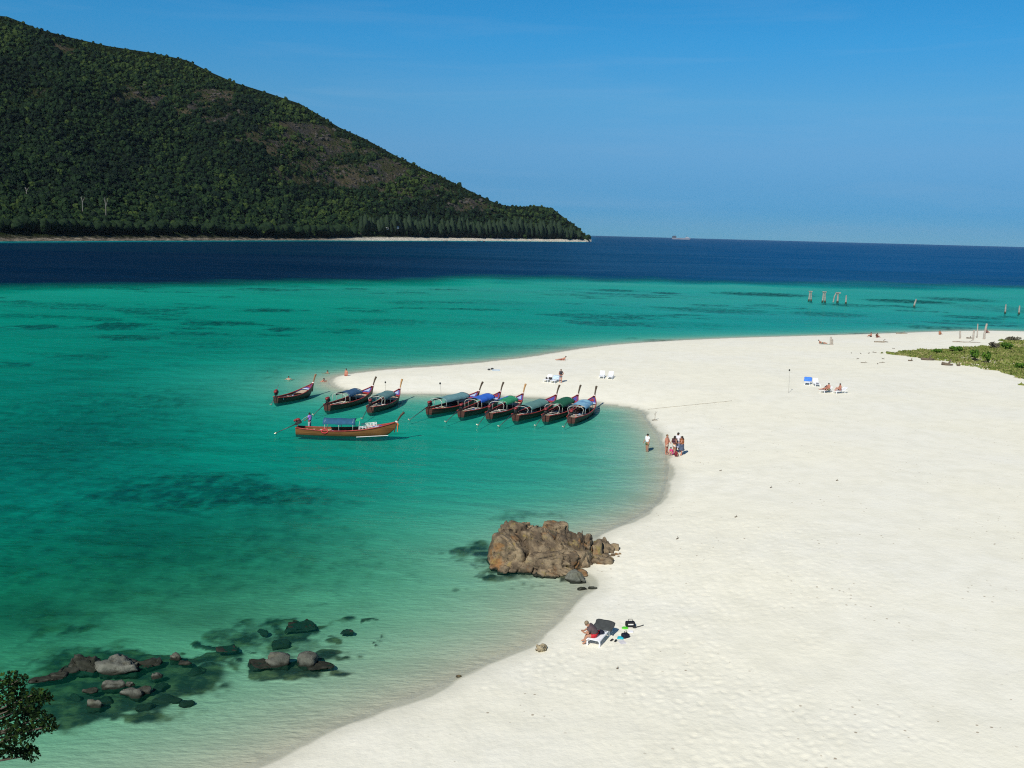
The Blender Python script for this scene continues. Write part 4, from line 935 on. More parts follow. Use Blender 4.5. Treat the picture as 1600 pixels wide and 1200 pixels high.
def person(label, pose, loc, rz, skin='tan', hair=(.02, .014, .01), shirt=None, shorts=None, skirt=None, scale=1.0, long_hair=False, trousers=None, bra=None, group=None, belly=0.0):
    root = empty('person', loc, rz, label, 'person', group); root.scale = (scale,) * 3
    keys = list(BASE); ix = {k: i for i, k in enumerate(keys)}
    V_ = [Vector(pose[k]) for k in keys]; rd = []
    for k in keys: rd.append(RAD.get(k) or RAD[k[:2]])
    if belly: V_[ix['waist']] = V_[ix['waist']] + Vector((belly, 0, -.02))
    E_ = [('pelvis', 'waist'), ('waist', 'chest'), ('chest', 'neck'), ('neck', 'head'), ('head', 'top')]
    for s_ in 'LR': E_ += [('chest', 'sh' + s_), ('sh' + s_, 'el' + s_), ('el' + s_, 'wr' + s_), ('wr' + s_, 'ha' + s_), ('pelvis', 'hi' + s_), ('hi' + s_, 'kn' + s_), ('kn' + s_, 'an' + s_), ('an' + s_, 'to' + s_)]
    E_ = [(ix[a_], ix[b_]) for a_, b_ in E_]
    hd, tp, nk = V_[ix['head']], V_[ix['top']], V_[ix['neck']]
    upv = (tp - nk).normalized(); fw = Vector((1, 0, 0)); fw = (fw - upv * fw.dot(upv)).normalized(); sd = upv.cross(fw)
    V_.append(hd + fw * .105 - upv * .005); rd.append(.016); E_.append((ix['head'], len(V_) - 1))
    for s_, sg in (('L', 1), ('R', -1)):
        h, w_ = V_[ix['ha' + s_]], V_[ix['wr' + s_]]; d_ = (h - w_).normalized(); sv = d_.cross(Vector((0, sg, .3))).normalized()
        for k, (of, ln) in enumerate(((-.030, .075), (-.010, .088), (.010, .082), (.030, .062), (.045, .03))):
            b0 = h + sv * of + d_ * (.02 if k < 4 else -.03); mid = b0 + d_ * ln * .55; tipv = mid + (d_ * .8 - Vector((0, sg, 0)) * .5).normalized() * ln * .45
            V_ += [mid, tipv]; rd += [.010, .008]; E_ += [(ix['ha' + s_], len(V_) - 2), (len(V_) - 2, len(V_) - 1)]
    body = skin_obj('body', V_, E_, rd, mat('skin_' + skin, SKIN[skin], .6, .08, 5), root)
    q = MB(); c = hd.lerp(tp, .45) - fw * .018
    q.ball((0, 0, 0), (.108, .092, .10), 10, 7); me = q.mesh('hair', True)
    o = link('hair', me, mat('hair_%d_%d' % (int(hair[0] * 1000), int(hair[2] * 1000)), hair, .6, .3, 20), root); o.location = c + upv * .022; o.rotation_euler = Matrix((fw, sd, upv)).transposed().to_euler()
    if long_hair:
        q = MB(); q.tube([c, c - fw * .07 - upv * .10, c - fw * .09 - upv * .26], [.08, .075, .04], 8); q.build('hair_length', o.data.materials[0], root, True)
    q = MB()
    for sg in (1, -1): q.ball(hd + fw * .082 + sd * .032 * sg + upv * .025, .011, 6, 4)
    q.build('eyes', m_block, root)
    def cloth_part(name, ks, es, grow, col, ends=None):
        vv = [Vector(pose[k]) for k in ks]; 
        if belly and 'waist' in ks: vv[ks.index('waist')] += Vector((belly, 0, -.02))
        rr_ = []
        for k in ks:
            r_ = RAD.get(k) or RAD[k[:2]]; rr_.append(tuple(q_ + grow for q_ in r_) if hasattr(r_, '__len__') else r_ + grow)
        ee = [(ks.index(a_), ks.index(b_)) for a_, b_ in es]
        for a_, b_, t in (ends or []):
            vv.append(Vector(pose[a_]).lerp(Vector(pose[b_]), t)); ra = RAD.get(a_) or RAD[a_[:2]]; rb = RAD.get(b_) or RAD[b_[:2]]
            ra = ra[0] if hasattr(ra, '__len__') else ra; rb = rb[0] if hasattr(rb, '__len__') else rb
            rr_.append(ra * (1 - t) + rb * t + grow * 1.2); ee.append((ks.index(a_), len(vv) - 1))
        return skin_obj(name, vv, ee, rr_, mat('%s_%s' % (name, '_'.join('%d' % (q_ * 100) for q_ in col)), col, .9, .12, 8), root)
    if shirt: cloth_part('shirt', ['chest', 'waist', 'shL', 'shR'], [('chest', 'waist'), ('chest', 'shL'), ('chest', 'shR')], .05, shirt, [('shL', 'elL', .75), ('shR', 'elR', .75), ('waist', 'pelvis', .75)])
    if bra: cloth_part('bikini_top', ['chest'], [], .032, bra, [('chest', 'neck', .12), ('chest', 'waist', .25)])
    if shorts: cloth_part('shorts', ['pelvis', 'hiL', 'hiR'], [('pelvis', 'hiL'), ('pelvis', 'hiR')], .042, shorts, [('hiL', 'knL', .62), ('hiR', 'knR', .62), ('pelvis', 'waist', .35)])
    if trousers: cloth_part('trousers', ['pelvis', 'hiL', 'hiR', 'knL', 'knR'], [('pelvis', 'hiL'), ('pelvis', 'hiR'), ('hiL', 'knL'), ('hiR', 'knR')], .034, trousers, [('knL', 'anL', .9), ('knR', 'anR', .9), ('pelvis', 'waist', .35)])
    if skirt:
        q = MB(); a_ = Vector(pose['waist']); b_ = Vector(pose['pelvis']); k_ = (Vector(pose['knL']) + Vector(pose['knR'])) / 2
        q.tube([a_.lerp(b_, .4), b_, b_.lerp(k_, .5), k_], [.20, .23, .24, .25], 12, False, .85); q.build('skirt', mat('skirt_%d_%d' % (int(skirt[0] * 100), int(skirt[2] * 100)), skirt, .9, .3, 7), root, True)
    return root

# boatman standing in the stern of the varnished boat
fb, fL, fa, frz = BOATS['front']
q = at(484, 671, .15)
person('boatman in purple shirt and grey trousers standing in the stern of the blue canopy boat', TILLER, (q.x, q.y, .05), 2.9, 'brown', shirt=(.36, .22, .62), trousers=(.34, .34, .36))
q = at(451, 593); person('swimmer farthest left, head and shoulders above the water', SWIM, (q.x, q.y, -1.30), 1.8, 'fair', (.05, .03, .02))
q = at(512, 582.5); person('swimmer beyond the spit tip, only the head above the water', SWIM, (q.x, q.y, -1.40), 4.0, 'tan')
q = at(505, 596); person('swimmer floating flat on the water just off the spit tip', FLOAT, (q.x, q.y, -1.10), .1, 'red')
q = at(541, 589); person('man wading waist deep beside the tip of the sand spit', P_(), (q.x, q.y, -.62), 4.2, 'red', shorts=(.30, .07, .05))
q = on_sand(878, 563); person('sunbather reclining alone on the upper edge of the spit', RECL, q, 3.3, 'red', shorts=(.25, .03, .03))
q = on_sand(876, 598); person('woman standing beside the pair of sun loungers above the moored boats', HIPS, q, 4.6, 'red', (.12, .07, .03), bra=(.05, .05, .06), shorts=(.12, .13, .17), long_hair=True)
q = at(1011, 704.5); person('man in white shirt and olive shorts wading ankle deep near the shore', P_(elR=(.03, -.30, 1.16), wrR=(.14, -.32, .98), haR=(.16, -.33, .90)), (q.x, q.y, -.16), 3.7, 'tan', shirt=(.78, .79, .80), shorts=(.13, .13, .05))
G = 'people standing together at the water edge'
q = on_sand(1041, 710.5); person('bare chested man in patterned shorts at the left of the beach group', P_(elL=(.06, .26, 1.14), wrL=(.22, .20, 1.02), haL=(.29, .16, 1.0)), q, -.75, 'red', (.20, .12, .06), shorts=(.60, .47, .36), belly=.07, scale=1.06, group=G)
q = on_sand(1049, 711.5); person('child in pink crouching among the beach group', SQUAT, q, 3.6, 'fair', shirt=(.62, .05, .20), shorts=(.6, .10, .25), scale=.74, group=G)
q = on_sand(1053, 710); person('dark haired woman in light shorts between the crouching child and the tall man', HIPS, q, .6, 'tan', bra=(.10, .04, .05), shorts=(.62, .58, .5), long_hair=True, scale=.97, group=G)
q = on_sand(1058.5, 708); person('tall man in white top and grey blue wrap in the middle of the beach group', WALK, q, 3.4, 'brown', shirt=(.74, .70, .72), skirt=(.27, .30, .40), scale=1.08, group=G)
q = on_sand(1064.5, 711.5); person('woman in dark wrap at the right of the beach group', P_(elL=(.08, .24, 1.15), wrL=(.22, .12, 1.12), haL=(.28, .06, 1.13)), q, 3.0, 'red', bra=(.32, .12, .05), skirt=(.07, .09, .14), long_hair=True, group=G)
q = on_sand(1056, 714); person('child in dark red crouching at the feet of the tall man', SQUAT, q, .5, 'tan', shirt=(.20, .02, .03), shorts=(.16, .02, .03), scale=.62, group=G)
q = on_sand(1361, 526.5); person('left one of two people sitting on the sand near the far water edge', SIT, q, 2.3, 'red', shorts=(.05, .05, .05))
q = on_sand(1370, 527.5); person('right one of two people sitting on the sand near the far water edge', SIT, q, .4, 'red', shorts=(.2, .05, .04), bra=(.1, .05, .03))
q = on_sand(1468, 523); person('person sitting alone on the sand between the seated pair and the old posts', SIT, q, .6, 'red', shorts=(.3, .12, .05), shirt=(.32, .14, .08))
q = on_sand(1284, 537); person('person lying on a towel left of the lone beach post', RECL, q + Vector((0, 0, .03)), -.5, 'tan', shorts=(.10, .16, .14))
q = on_sand(1541, 520.5); person('person in dark red sitting behind the tallest old post', SIT, q, .2, 'tan', shirt=(.16, .03, .03), shorts=(.1, .04, .04))

# ------------------------------------------------------------------ sun loungers and beach things
m_plast = mat('lounger_plastic', (.80, .81, .82), .4, .05, 4)
def lounger(loc, rz, label, back=.62, towel=None, tname=None, flat=False, group='white sun loungers'):
    root = empty('sun_lounger', loc, rz, label, 'sun lounger', group)
    for y in (-.30, .30):
        q = MB(); q.tube([Vector((0, y, .30)), Vector((.5, y, .31)), Vector((1.2, y, .33)), Vector((1.88, y, .30))], .035, 6); q.build('side_rail', m_plast, root)
    for x in (.10, 1.45):
        for y in (-.30, .30):
            q = MB(); q.box((x, y, .14), (.07, .06, .30)); q.build('leg', m_plast, root, bevel=.01)
    q = MB()
    for i in range(10): q.box((.08 + i * .115, 0, .325), (.085, .56, .03))
    q.build('seat', m_plast, root)
    c_, s_ = math.cos(back), math.sin(back); q = MB(); H = Vector((1.22, 0, .34)); Mb = Matrix.Rotation(-back, 3, 'Y')
    for i in range(6): q.box(H + Vector((c_, 0, s_)) * (.06 + .115 * i), (.085, .56, .03), M=Mb)
    for y in (-.29, .29): q.tube([H + Vector((0, y, 0)), H + Vector((c_ * .72, y, s_ * .72))], .028, 6)
    q.tube([H + Vector((c_ * .72, -.29, s_ * .72)), H + Vector((c_ * .72, .29, s_ * .72))], .028, 6)
    q.build('backrest', m_plast, root)
    if towel:
        q = MB(); P = []
        for i in range(9):
            t = -.02 + .09 * i; P.append([H + Vector((c_ * t - s_ * .035, 0, s_ * t + c_ * .075)) + Vector((.02 * math.sin(i * 1.3 + j), -.48 + .12 * j + .015 * math.sin(i * .9), (-.05 if j in (0, 8) else 0) + .008 * math.sin(i * 2 + j * 1.7))) for j in range(9)])
        q.grid(P, .015); o = q.build('towel', mat(tname[0], towel, .95, .2, 5, .2, 20), None, True)
        o.parent = None; o.matrix_world = Matrix.Translation(loc) @ Matrix.Rotation(rz, 4, 'Z'); tag(o, tname[1], 'towel')
    return root
a0 = on_sand(926, 1011); b0 = on_sand(953, 985); ang = math.atan2(b0.y - a0.y, b0.x - a0.x) ; ang = R(66)
lounger(a0, ang, 'white sun lounger in the foreground under the seated man', .30, (.055, .06, .058), ('towel_charcoal', 'charcoal towel spread over the raised back of the foreground lounger'))
MAN = P_(pelvis=(0, 0, .50), waist=(.08, 0, .62), chest=(.20, .02, .78), neck=(.33, .03, .90), head=(.42, .03, .97), top=(.46, .03, 1.04), shL=(.25, .19, .86), elL=(.42, .24, .64), wrL=(.52, .10, .58), haL=(.58, .05, .60), shR=(.25, -.17, .86), elR=(.42, -.24, .64), wrR=(.54, -.10, .60), haR=(.60, -.06, .62),
    hiL=(.05, .10, .47), knL=(.42, .16, .47), anL=(.46, .16, .09), toL=(.60, .18, .03), hiR=(.05, -.10, .47), knR=(.40, -.12, .46), anR=(.52, -.12, .09), toR=(.66, -.12, .03))
MAN = up_shift(MAN, -.07); MAN.update(anL=(.46, .16, .08), toL=(.60, .18, .03), anR=(.52, -.12, .08), toR=(.66, -.12, .03))
q = a0 + Vector((math.cos(ang), math.sin(ang), 0)) * .42
person('man in grey brown t-shirt and red shorts sitting sideways on the foreground lounger', MAN, q, R(172), 'tan', (.20, .15, .09), shirt=(.095, .065, .068), shorts=(.48, .02, .03), scale=1.04)
q = MB(); q.ball((0, 0, .10), (.20, .16, .10), 8, 5); o = q.build('clothes', mat('navy_cloth', (.012, .014, .03), .9, .3), None, True); o.location = a0 + Vector((math.cos(ang), math.sin(ang), 0)) * .78 + Vector((.08, 0, .34)); tag(o, 'small navy heap of clothes on the lounger behind the seated man', 'clothes')

def bag(px, py, size, rz, label, m, stripe=None):
    q0 = on_sand(px, py); r = empty('beach_bag', q0, rz, label, 'bag'); x, y, z = size
    q = MB(); q.box((0, 0, z / 2), (x, y, z)); me = q.mesh('body', False, .04); link('body', me, m, r)
    q = MB(); q.tube([Vector((-x * .25, 0, z)), Vector((-x * .18, 0, z + .12)), Vector((x * .18, 0, z + .12)), Vector((x * .25, 0, z))], .015, 6); q.build('handle', m, r)
    if stripe: q = MB(); q.box((0, -y / 2 - .004, z * .62), (x * .55, .012, z * .22)); q.build('panel', stripe, r)
    return r
bag(984.5, 979, (.46, .26, .26), .1, 'black beach bag with pale stripe, right of the foreground lounger', mat('bag_black', (.012, .012, .016), .7, .3), m_white)
bag(977, 996, (.34, .30, .20), .5, 'black rucksack lying flat between the beach bag and the foreground lounger', mat('bag_black2', (.010, .010, .022), .8, .3))
def flat_thing(name, px, py, pts, h, m, label, cat, rz=0.0):
    q0 = on_sand(px, py); n_ = len(pts); q = MB()
    q.add([(x, y, 0) for x, y in pts] + [(x * .94, y * .94, h) for x, y in pts], [tuple(range(n_ - 1, -1, -1)), tuple(range(n_, 2 * n_))] + [(i, (i + 1) % n_, n_ + (i + 1) % n_, n_ + i) for i in range(n_)])
    o = q.build(name, m, None); o.location = q0 + Vector((0, 0, .02)); o.rotation_euler = (0, 0, rz); return tag(o, label, cat)
disc = [(math.cos(t * .5236), math.sin(t * .5236)) for t in range(12)]
flat_thing('frisbee', 976.5, 982, [(x * .16, y * .13) for x, y in disc], .035, mat('lime_plastic', (.12, .60, .04), .4, .1), 'bright green disc lying on the sand left of the black beach bag', 'disc')
flat_thing('cyan_towel', 969.5, 997.5, [(-.18, -.1), (.1, -.16), (.2, .05), (.05, .16), (-.12, .12)], .04, mat('cyan_cloth', (.03, .45, .55), .9, .2), 'folded cyan cloth beside the flat black rucksack', 'cloth')
flat_thing('paper', 985, 988, [(-.14, -.1), (.12, -.12), (.15, .1), (-.1, .13)], .03, mat('paper_white', (.8, .8, .82), .9, .05), 'crumpled white cloth between the beach bag and the rucksack', 'cloth')
flat_thing('pale_mat', 972, 1004, [(-.16, -.2), (.16, -.2), (.16, .2), (-.16, .2)], .012, mat('pale_mat', (.60, .58, .58), .9, .1), 'pale sheet lying on the sand below the cyan cloth', 'mat', .3)
foot = [(-.13, -.035), (-.05, -.05), (.06, -.048), (.13, -.02), (.13, .03), (.05, .05), (-.06, .04), (-.13, .03)]
for (x, y, rz_, t) in ((956, 1001, .9, 'left dark flip flop beside the foreground lounger'), (962, 1002, 1.1, 'right dark flip flop beside the foreground lounger')):
    o = flat_thing('flip_flop', x, y, foot, .03, m_block, t, 'flip flop', rz_)
    q = MB(); q.tube([Vector((-.01, -.045, .03)), Vector((.05, 0, .07)), Vector((-.01, .045, .03))], .008, 5); q.build('strap', m_block, o)
q0 = on_sand(992, 981); e = empty('snorkel', q0, .2, 'dark snorkel and mask lying right of the black beach bag', 'snorkel')
q = MB(); q.tube([Vector((.05, 0, .05)), Vector((.2, .02, .05)), Vector((.42, .10, .06)), Vector((.47, .13, .08))], .02, 6); q.build('tube', m_block, e)
q = MB(); q.ball((-.03, -.03, .05), (.10, .06, .05), 8, 5); q.build('mask', m_block, e)

# loungers farther off
q = on_sand(852, 597.5); lounger(q, R(68), 'sun lounger left of the standing woman, heaped with dark clothes')
c_ = MB(); rg = np.random.RandomState(3)
for i in range(5): c_.ball((rg.uniform(-.2, .5), rg.uniform(-.22, .22), .10), (rg.uniform(.12, .2), .12, rg.uniform(.1, .2)), 7, 5)
o = c_.build('clothes', mat('dark_pattern', (.05, .045, .045), .9, .6, 14), None, True); o.location = q + Vector((.35, .7, .34)); tag(o, 'dark heap of clothes on the lounger left of the standing woman', 'clothes')
q = on_sand(863, 599); lounger(q, R(68), 'sun lounger with pale blue towel right beside the standing woman', .6, (.48, .60, .74), ('towel_pale_blue', 'pale blue towel over the lounger beside the standing woman'))
q = on_sand(939.5, 592); lounger(q, R(80), 'left one of two empty white loungers near the right end of the moored row', .7)
q = on_sand(952.5, 593); lounger(q, R(78), 'right one of two empty white loungers near the right end of the moored row', .7)
q = on_sand(1261, 602); lounger(q, R(70), 'sun lounger with bright blue towel beside the thin pole', .7, (.06, .20, .66), ('towel_blue', 'bright blue towel over the lounger beside the thin pole'))
q = on_sand(1278, 604.5); lounger(q, R(85), 'empty white lounger between the blue towel and the seated couple', .8)
q = MB(); q.ball((0, 0, .06), (.2, .1, .07), 8, 5); o = q.build('dark_bag', mat('navy_bag', (.03, .03, .07), .8, .4), None, True); o.location = on_sand(1278, 604.5) + Vector((.05, .5, .34)); tag(o, 'small dark bag on the empty lounger beside the seated couple', 'bag')
q = on_sand(1284, 614); lounger(q, R(40), 'lounger under the seated couple', .4)
v = Vector((math.cos(R(40)), math.sin(R(40)), 0))
person('left one of the couple sitting on the lounger, leaning back', RECL, q + v * .9 + Vector((-.1, .1, .30)), R(205), 'red', bra=(.1, .03, .03), shorts=(.08, .03, .03), scale=.95)
person('right one of the couple sitting on the lounger in khaki shorts', SIT, q + v * .75 + Vector((.32, -.22, .30)), R(215), 'red', shorts=(.30, .27, .16))
q = on_sand(1303, 615); lounger(q, R(25), 'lounger under the lone sitting person at the right of the couple', .5)
v = Vector((math.cos(R(25)), math.sin(R(25)), 0))
person('lone person sitting on the rightmost lounger beside the couple', SIT, q + v * .95 + Vector((0, 0, .30)), R(195), 'red', shorts=(.35, .16, .13))
for (x, y, w, t, mm) in ((764, 578.5, .34, 'left one of two small black bags on the spit', m_block), (769, 577.5, .36, 'right one of two small black bags on the spit', m_block)):
    q = on_sand(x, y); o = MB().ball((0, 0, w * .3), (w * .6, w * .45, w * .38), 8, 6).build('beach_bag', mm, None, True); o.location = q; tag(o, t, 'bag')
flat_thing('beach_towel', 775, 578.5, [(-.55, -.5), (.5, -.5), (.55, .5), (-.5, .5)], .02, mat('towel_ice', (.5, .62, .70), .9, .1), 'pale blue towel on the sand beside the two small black bags', 'towel')
flat_thing('beach_towel', 1289, 538, [(-.9, -.4), (.9, -.4), (.9, .4), (-.9, .4)], .02, mat('towel_sage', (.30, .36, .30), .9, .15), 'grey green towel under the person left of the lone beach post', 'towel', -.5)

# ------------------------------------------------------------------ old jetty posts
m_post = mat('post_wood', (.36, .32, .27), .9, .3, 5, .5, 20); m_conc = mat('post_concrete', (.30, .28, .24), .9, .3, 4, .5, 20); m_weed = mat('post_weed', (.05, .06, .035), .9, .4, 6)
def post(px, py, hpx, w, label, m, sand=False, lean=0.0, cap=False, weed=True, group=None, two=False):
    q0 = on_sand(px, py) if sand else at(px, py); dist = math.hypot(q0.x, q0.y); h = hpx * dist / F_PX
    e = empty('old_post', q0, 0, label, 'post', group)
    for dx in ((0,) if not two else (-w * 1.1, w * 1.1)):
        P = [Vector((dx * 1.6, 0, -.5)), Vector((dx * 1.3, 0, h * .3)), Vector((dx + lean * .6, .03, h * .7)), Vector((dx + lean, 0, h))]
        q = MB(); q.tube(P, [w * 1.15, w, w * .95, w * .8], 7); q.build('shaft', m, e)
        if weed: q = MB(); q.tube([Vector((dx * 1.6, 0, -.3)), Vector((dx * 1.45, 0, h * .16))], [w * 1.45, w * 1.2], 8); q.build('weed_collar', m_weed, e)
    if cap: q = MB(); q.box((lean, 0, h), (w * 5.2, w * 3, w * 1.3)); q.build('cap', m, e, bevel=.03)
    return e
G = 'old jetty posts standing in the sea'
post(1265.5, 470, 14, .22, 'leftmost old concrete jetty post standing in the sea', m_conc, cap=True, two=True, group=G)
post(1287, 472, 15, .24, 'second jetty post from the left in the sea, with thick cap', m_conc, cap=True, two=True, group=G)
e = post(1308.5, 472.5, 14, .28, 'old jetty frame in the sea with a cross beam bending to the left', m_conc, cap=True, group=G)
d_ = math.hypot(*at(1308, 472).xy) / F_PX
q = MB(); q.tube([Vector((-6.5 * d_, 0, -.3)), Vector((-5 * d_, 0, 9 * d_)), Vector((-3 * d_, 0, 13 * d_)), Vector((1 * d_, 0, 14 * d_))], .2, 7); q.build('brace', m_conc, e)
post(1321.5, 474, 12, .24, 'single jetty post right of the frame with the cross beam', m_conc, group=G)
post(1428.5, 479, 11, .26, 'lone leaning jetty post far right of the jetty frame', m_conc, lean=.45, group=G)
post(1570.5, 489, 12, .22, 'left one of the two thin posts in the sea at the right edge', m_conc, group=G)
post(1592, 490, 11, .24, 'right one of the two thin posts in the sea at the right edge', m_conc, group=G)
G = 'weathered posts on the sand'
e = post(1298, 539, 12, .20, 'lone broken tree stump post on the sand behind the blue towel lounger', m_post, True, lean=-.05, weed=False, group=G)
q = MB(); q.tube([Vector((.25, 0, -.2)), Vector((.25, 0, .9)), Vector((.22, 0, 1.05))], [.16, .13, .10], 7); q.build('shaft', m_post, e)
post(1500, 529, 11, .17, 'leftmost weathered post on the sand by the grass', m_post, True, lean=-.1, weed=False, group=G)
post(1520.5, 531, 14, .18, 'second weathered post on the sand by the grass', m_post, True, weed=False, group=G)
post(1526.5, 528, 20, .12, 'thin tall weathered post between two thicker ones by the grass', m_post, True, weed=False, lean=-.1, group=G)
post(1537.5, 530, 22, .22, 'tallest and thickest weathered post on the sand by the grass', m_post, True, lean=.25, weed=False, group=G)

# driftwood, sticks, rope
m_drift = mat('driftwood', (.26, .22, .17), .9, .35, 5, .5, 15); m_twig = mat('twig', (.13, .10, .07), .9, .3)
def drift(px, py, lpx, r_, label, ang=0.0, m=None, fork=True, cat='driftwood', group=None):
    q0 = on_sand(px, py); L_ = lpx * math.hypot(q0.x, q0.y) / F_PX
    o = MB(); rg = np.random.RandomState(int(px * 7 + py))
    P = [Vector((-L_ / 2 + L_ * i / 5, rg.uniform(-.06, .06) * L_, r_ * .6 + rg.uniform(0, .5) * r_)) for i in range(6)]
    o.tube(P, [r_ * k for k in (1.0, .95, .9, .75, .6, .35)], 6)
    if fork: o.tube([P[3], P[3] + Vector((L_ * .14, L_ * .12, r_ * 2.5)), P[3] + Vector((L_ * .25, L_ * .18, r_ * 3))], [r_ * .5, r_ * .4, r_ * .2], 5)
    ob = o.build('driftwood', m or m_drift, None, True); ob.location = q0; ob.rotation_euler = (0, 0, ang); return tag(ob, label, cat, group)
drift(1377, 535, 20, .16, 'pale driftwood log below the seated pair near the far water edge')
drift(1409, 521.5, 17, .12, 'thin log at the water line right of the seated pair', .05)
drift(1515, 529, 9, .14, 'dark short log between the first two weathered posts', .1, m_twig)
drift(1450, 563, 18, .22, 'dark forked log at the lower edge of the grass', -.1, m_twig)
drift(1480, 571, 15, .26, 'heavy dark log below the lower edge of the grass', -.4, m_twig)
drift(1498, 572, 5, .16, 'short dark stub right of the heavy dark log', 0, m_twig)
drift(1423, 564, 7, .12, 'small dark stick left of the dark forked log', .1, m_twig)
drift(1510, 535, 38, .10, 'long thin branch lying in front of the weathered posts', -.08)
for i, (x, y, w) in enumerate(((1350, 567, 10), (1378, 567, 12), (1358, 552, 9), (1345, 553, 6), (1366, 551, 8), (1396, 545, 4), (1392, 552, 6), (1340, 561, 5), (1371, 569, 5), (1330, 552, 5), (1380, 561, 6))):
    drift(x, y, w, .05, 'dark stick in the litter left of the grass patch', i * .5, m_twig, True, 'stick', 'sticks in the beach litter')
for (x, y, w, t, a_) in ((1059, 842, 8, 'short dark stick on the sand right of the rock outcrop', .9), (1150, 808, 6, 'thin dark stick on the open sand above the rock outcrop', .7), (1205, 762, 6, 'pale stick on the open sand, middle of the beach', .9), (1308, 751, 4, 'tiny dark stick on the open sand at the right', .2), (965, 1045, 3, 'tiny dark twig on the sand below the foreground lounger', .4), (1126, 736, 4, 'tiny twig on the sand right of the beach group', .2)):
    drift(x, y, w, .035, t, a_, m_twig, True, 'stick')
def rope(pts, label):
    P = []
    for i in range(len(pts) - 1):
        for k in range(8):
            t = k / 8; g_ = on_sand(pts[i][0] * (1 - t) + pts[i + 1][0] * t, pts[i][1] * (1 - t) + pts[i + 1][1] * t); P.append(g_ + Vector((0, .05 * math.sin(k * 1.9 + i), .035)))
    o0 = P[0].copy(); q = MB(); q.tube([p_ - o0 for p_ in P], .018, 5); o = q.build('mooring_rope', mat('rope', (.38, .34, .27), .9, .25), None, True); o.location = o0; tag(o, label, 'rope')
rope([(1012, 640), (1050, 636), (1100, 631), (1150, 626)], 'thin mooring rope stretched across the sand behind the beach group')
q0 = on_sand(1023, 657); e = empty('twig_stake', q0, 0, 'pale forked twig stuck in the sand above the beach group', 'twig')
q = MB(); q.tube([Vector((0, 0, -.1)), Vector((.02, 0, .5)), Vector((.08, 0, 1.0))], [.03, .025, .015], 5); q.tube([Vector((.02, 0, .5)), Vector((-.12, 0, .8))], [.02, .01], 5); q.tube([Vector((.05, 0, .75)), Vector((.22, .02, .95))], [.02, .01], 5); q.build('stem', m_drift, e)
q = MB(); q.tube([Vector((-.3, 0, .04)), Vector((0, .05, .06)), Vector((.35, 0, .04))], [.04, .05, .03], 5); q.build('base_litter', m_twig, e)

# ------------------------------------------------------------------ dune plants at the right
def leaf_cloud(name, centers, size, n_per, seed, spread, upb=.5):
    rg = np.random.RandomState(seed); c = np.repeat(np.asarray(centers), n_per, 0); n_ = len(c)
    d = rg.normal(size=(n_, 3)); d /= np.linalg.norm(d, axis=1)[:, None]
    p = c + d * np.asarray(spread) * rg.uniform(.3, 1, n_)[:, None] ** .6
    a = rg.normal(size=(n_, 3)); a[:, 2] += upb; a /= np.linalg.norm(a, axis=1)[:, None]
    b = np.cross(a, rg.normal(size=(n_, 3))); b /= np.linalg.norm(b, axis=1)[:, None]
    s = (size * rg.uniform(.6, 1.3, n_))[:, None]
    v = np.stack([p - a * s * .5, p + b * s * .32, p + a * s * .6, p - b * s * .32], 1).reshape(-1, 3)
    f = np.arange(n_ * 4).reshape(-1, 4); me = mesh_np(name, v, f); attr(me, 'tint', np.repeat(rg.uniform(.1, .9, n_), 4)); return me
m_bush = leaf_mat('bush_leaves', (.03, .08, .014), (.07, .16, .02), (.15, .25, .03), 2.0)
m_grass = leaf_mat('grass_blades', (.085, .135, .022), (.17, .21, .045), (.33, .29, .13), .22)
rg = np.random.RandomState(5); lo, hi = VP.min(0), VP.max(0)
X = rg.uniform(lo[0], hi[0], 60000); Y = rg.uniform(lo[1], hi[1], 60000)
k = inside(X + 5 * (fbm(X * .3, Y * .3, 71, 4) - .5), Y + 7 * (fbm(X * .3, Y * .3, 72, 4) - .5), VP) & (rg.rand(60000) < .15 + 1.1 * sstep(.34, .6, fbm(X * .16, Y * .16, 73, 4)))
X, Y = X[k][:16000], Y[k][:16000]; Z = sand_z(X, Y, shore_sd(X, Y))
me = leaf_cloud('dune_grass', np.stack([X, Y, Z + .05], 1), .42, 4, 9, (.30, .30, .12), 1.2)
tag(link('dune_grass', me, m_grass), 'low green and straw coloured creeping grass on the dune at the right edge', 'grass', kind='stuff')
def bush(px, py, wpx, hpx, label, m=None, name='beach_bush', dens=1.0):
    q0 = on_sand(px, py); sc_ = math.hypot(q0.x, q0.y) / F_PX; w, h = wpx * sc_ / 2, hpx * sc_
    e = empty(name, q0, 0, label, 'bush'); rg = np.random.RandomState(int(px)); cs = []
    q = MB()
    for i in range(9):
        a_ = rg.uniform(0, 6.28); t_ = Vector((math.cos(a_) * w * rg.uniform(.2, .8), math.sin(a_) * w * rg.uniform(.2, .8), h * rg.uniform(.45, .95))); cs.append(t_[:])
        q.tube([Vector((0, 0, -.1)), t_ * .5 + Vector((0, 0, h * .08)), t_], [.06, .04, .015], 5)
    q.build('stem', m_twig, e)
    link('foliage', leaf_cloud('foliage', cs, .30, int(90 * dens), int(px), (w * .42, w * .42, h * .28)), m or m_bush, e)
bush(1523, 563, 13, 13, 'left one of the two bright green bushes in the dune grass')
bush(1540.5, 568, 13, 15, 'right one of the two bright green bushes in the dune grass')
bush(1494, 550, 18, 7, 'low green bush at the upper edge of the dune grass')
bush(1464, 552, 14, 5, 'small dark green bush at the upper edge of the grass, nearest the litter')
bush(1592, 577, 14, 8, 'dull green bush near the right edge of the dune')
bush(1572, 547, 16, 10, 'olive bush right of the grey dead brush')
m_dead = leaf_mat('dead_brush', (.05, .045, .03), (.11, .10, .07), (.19, .18, .13), 2.0)
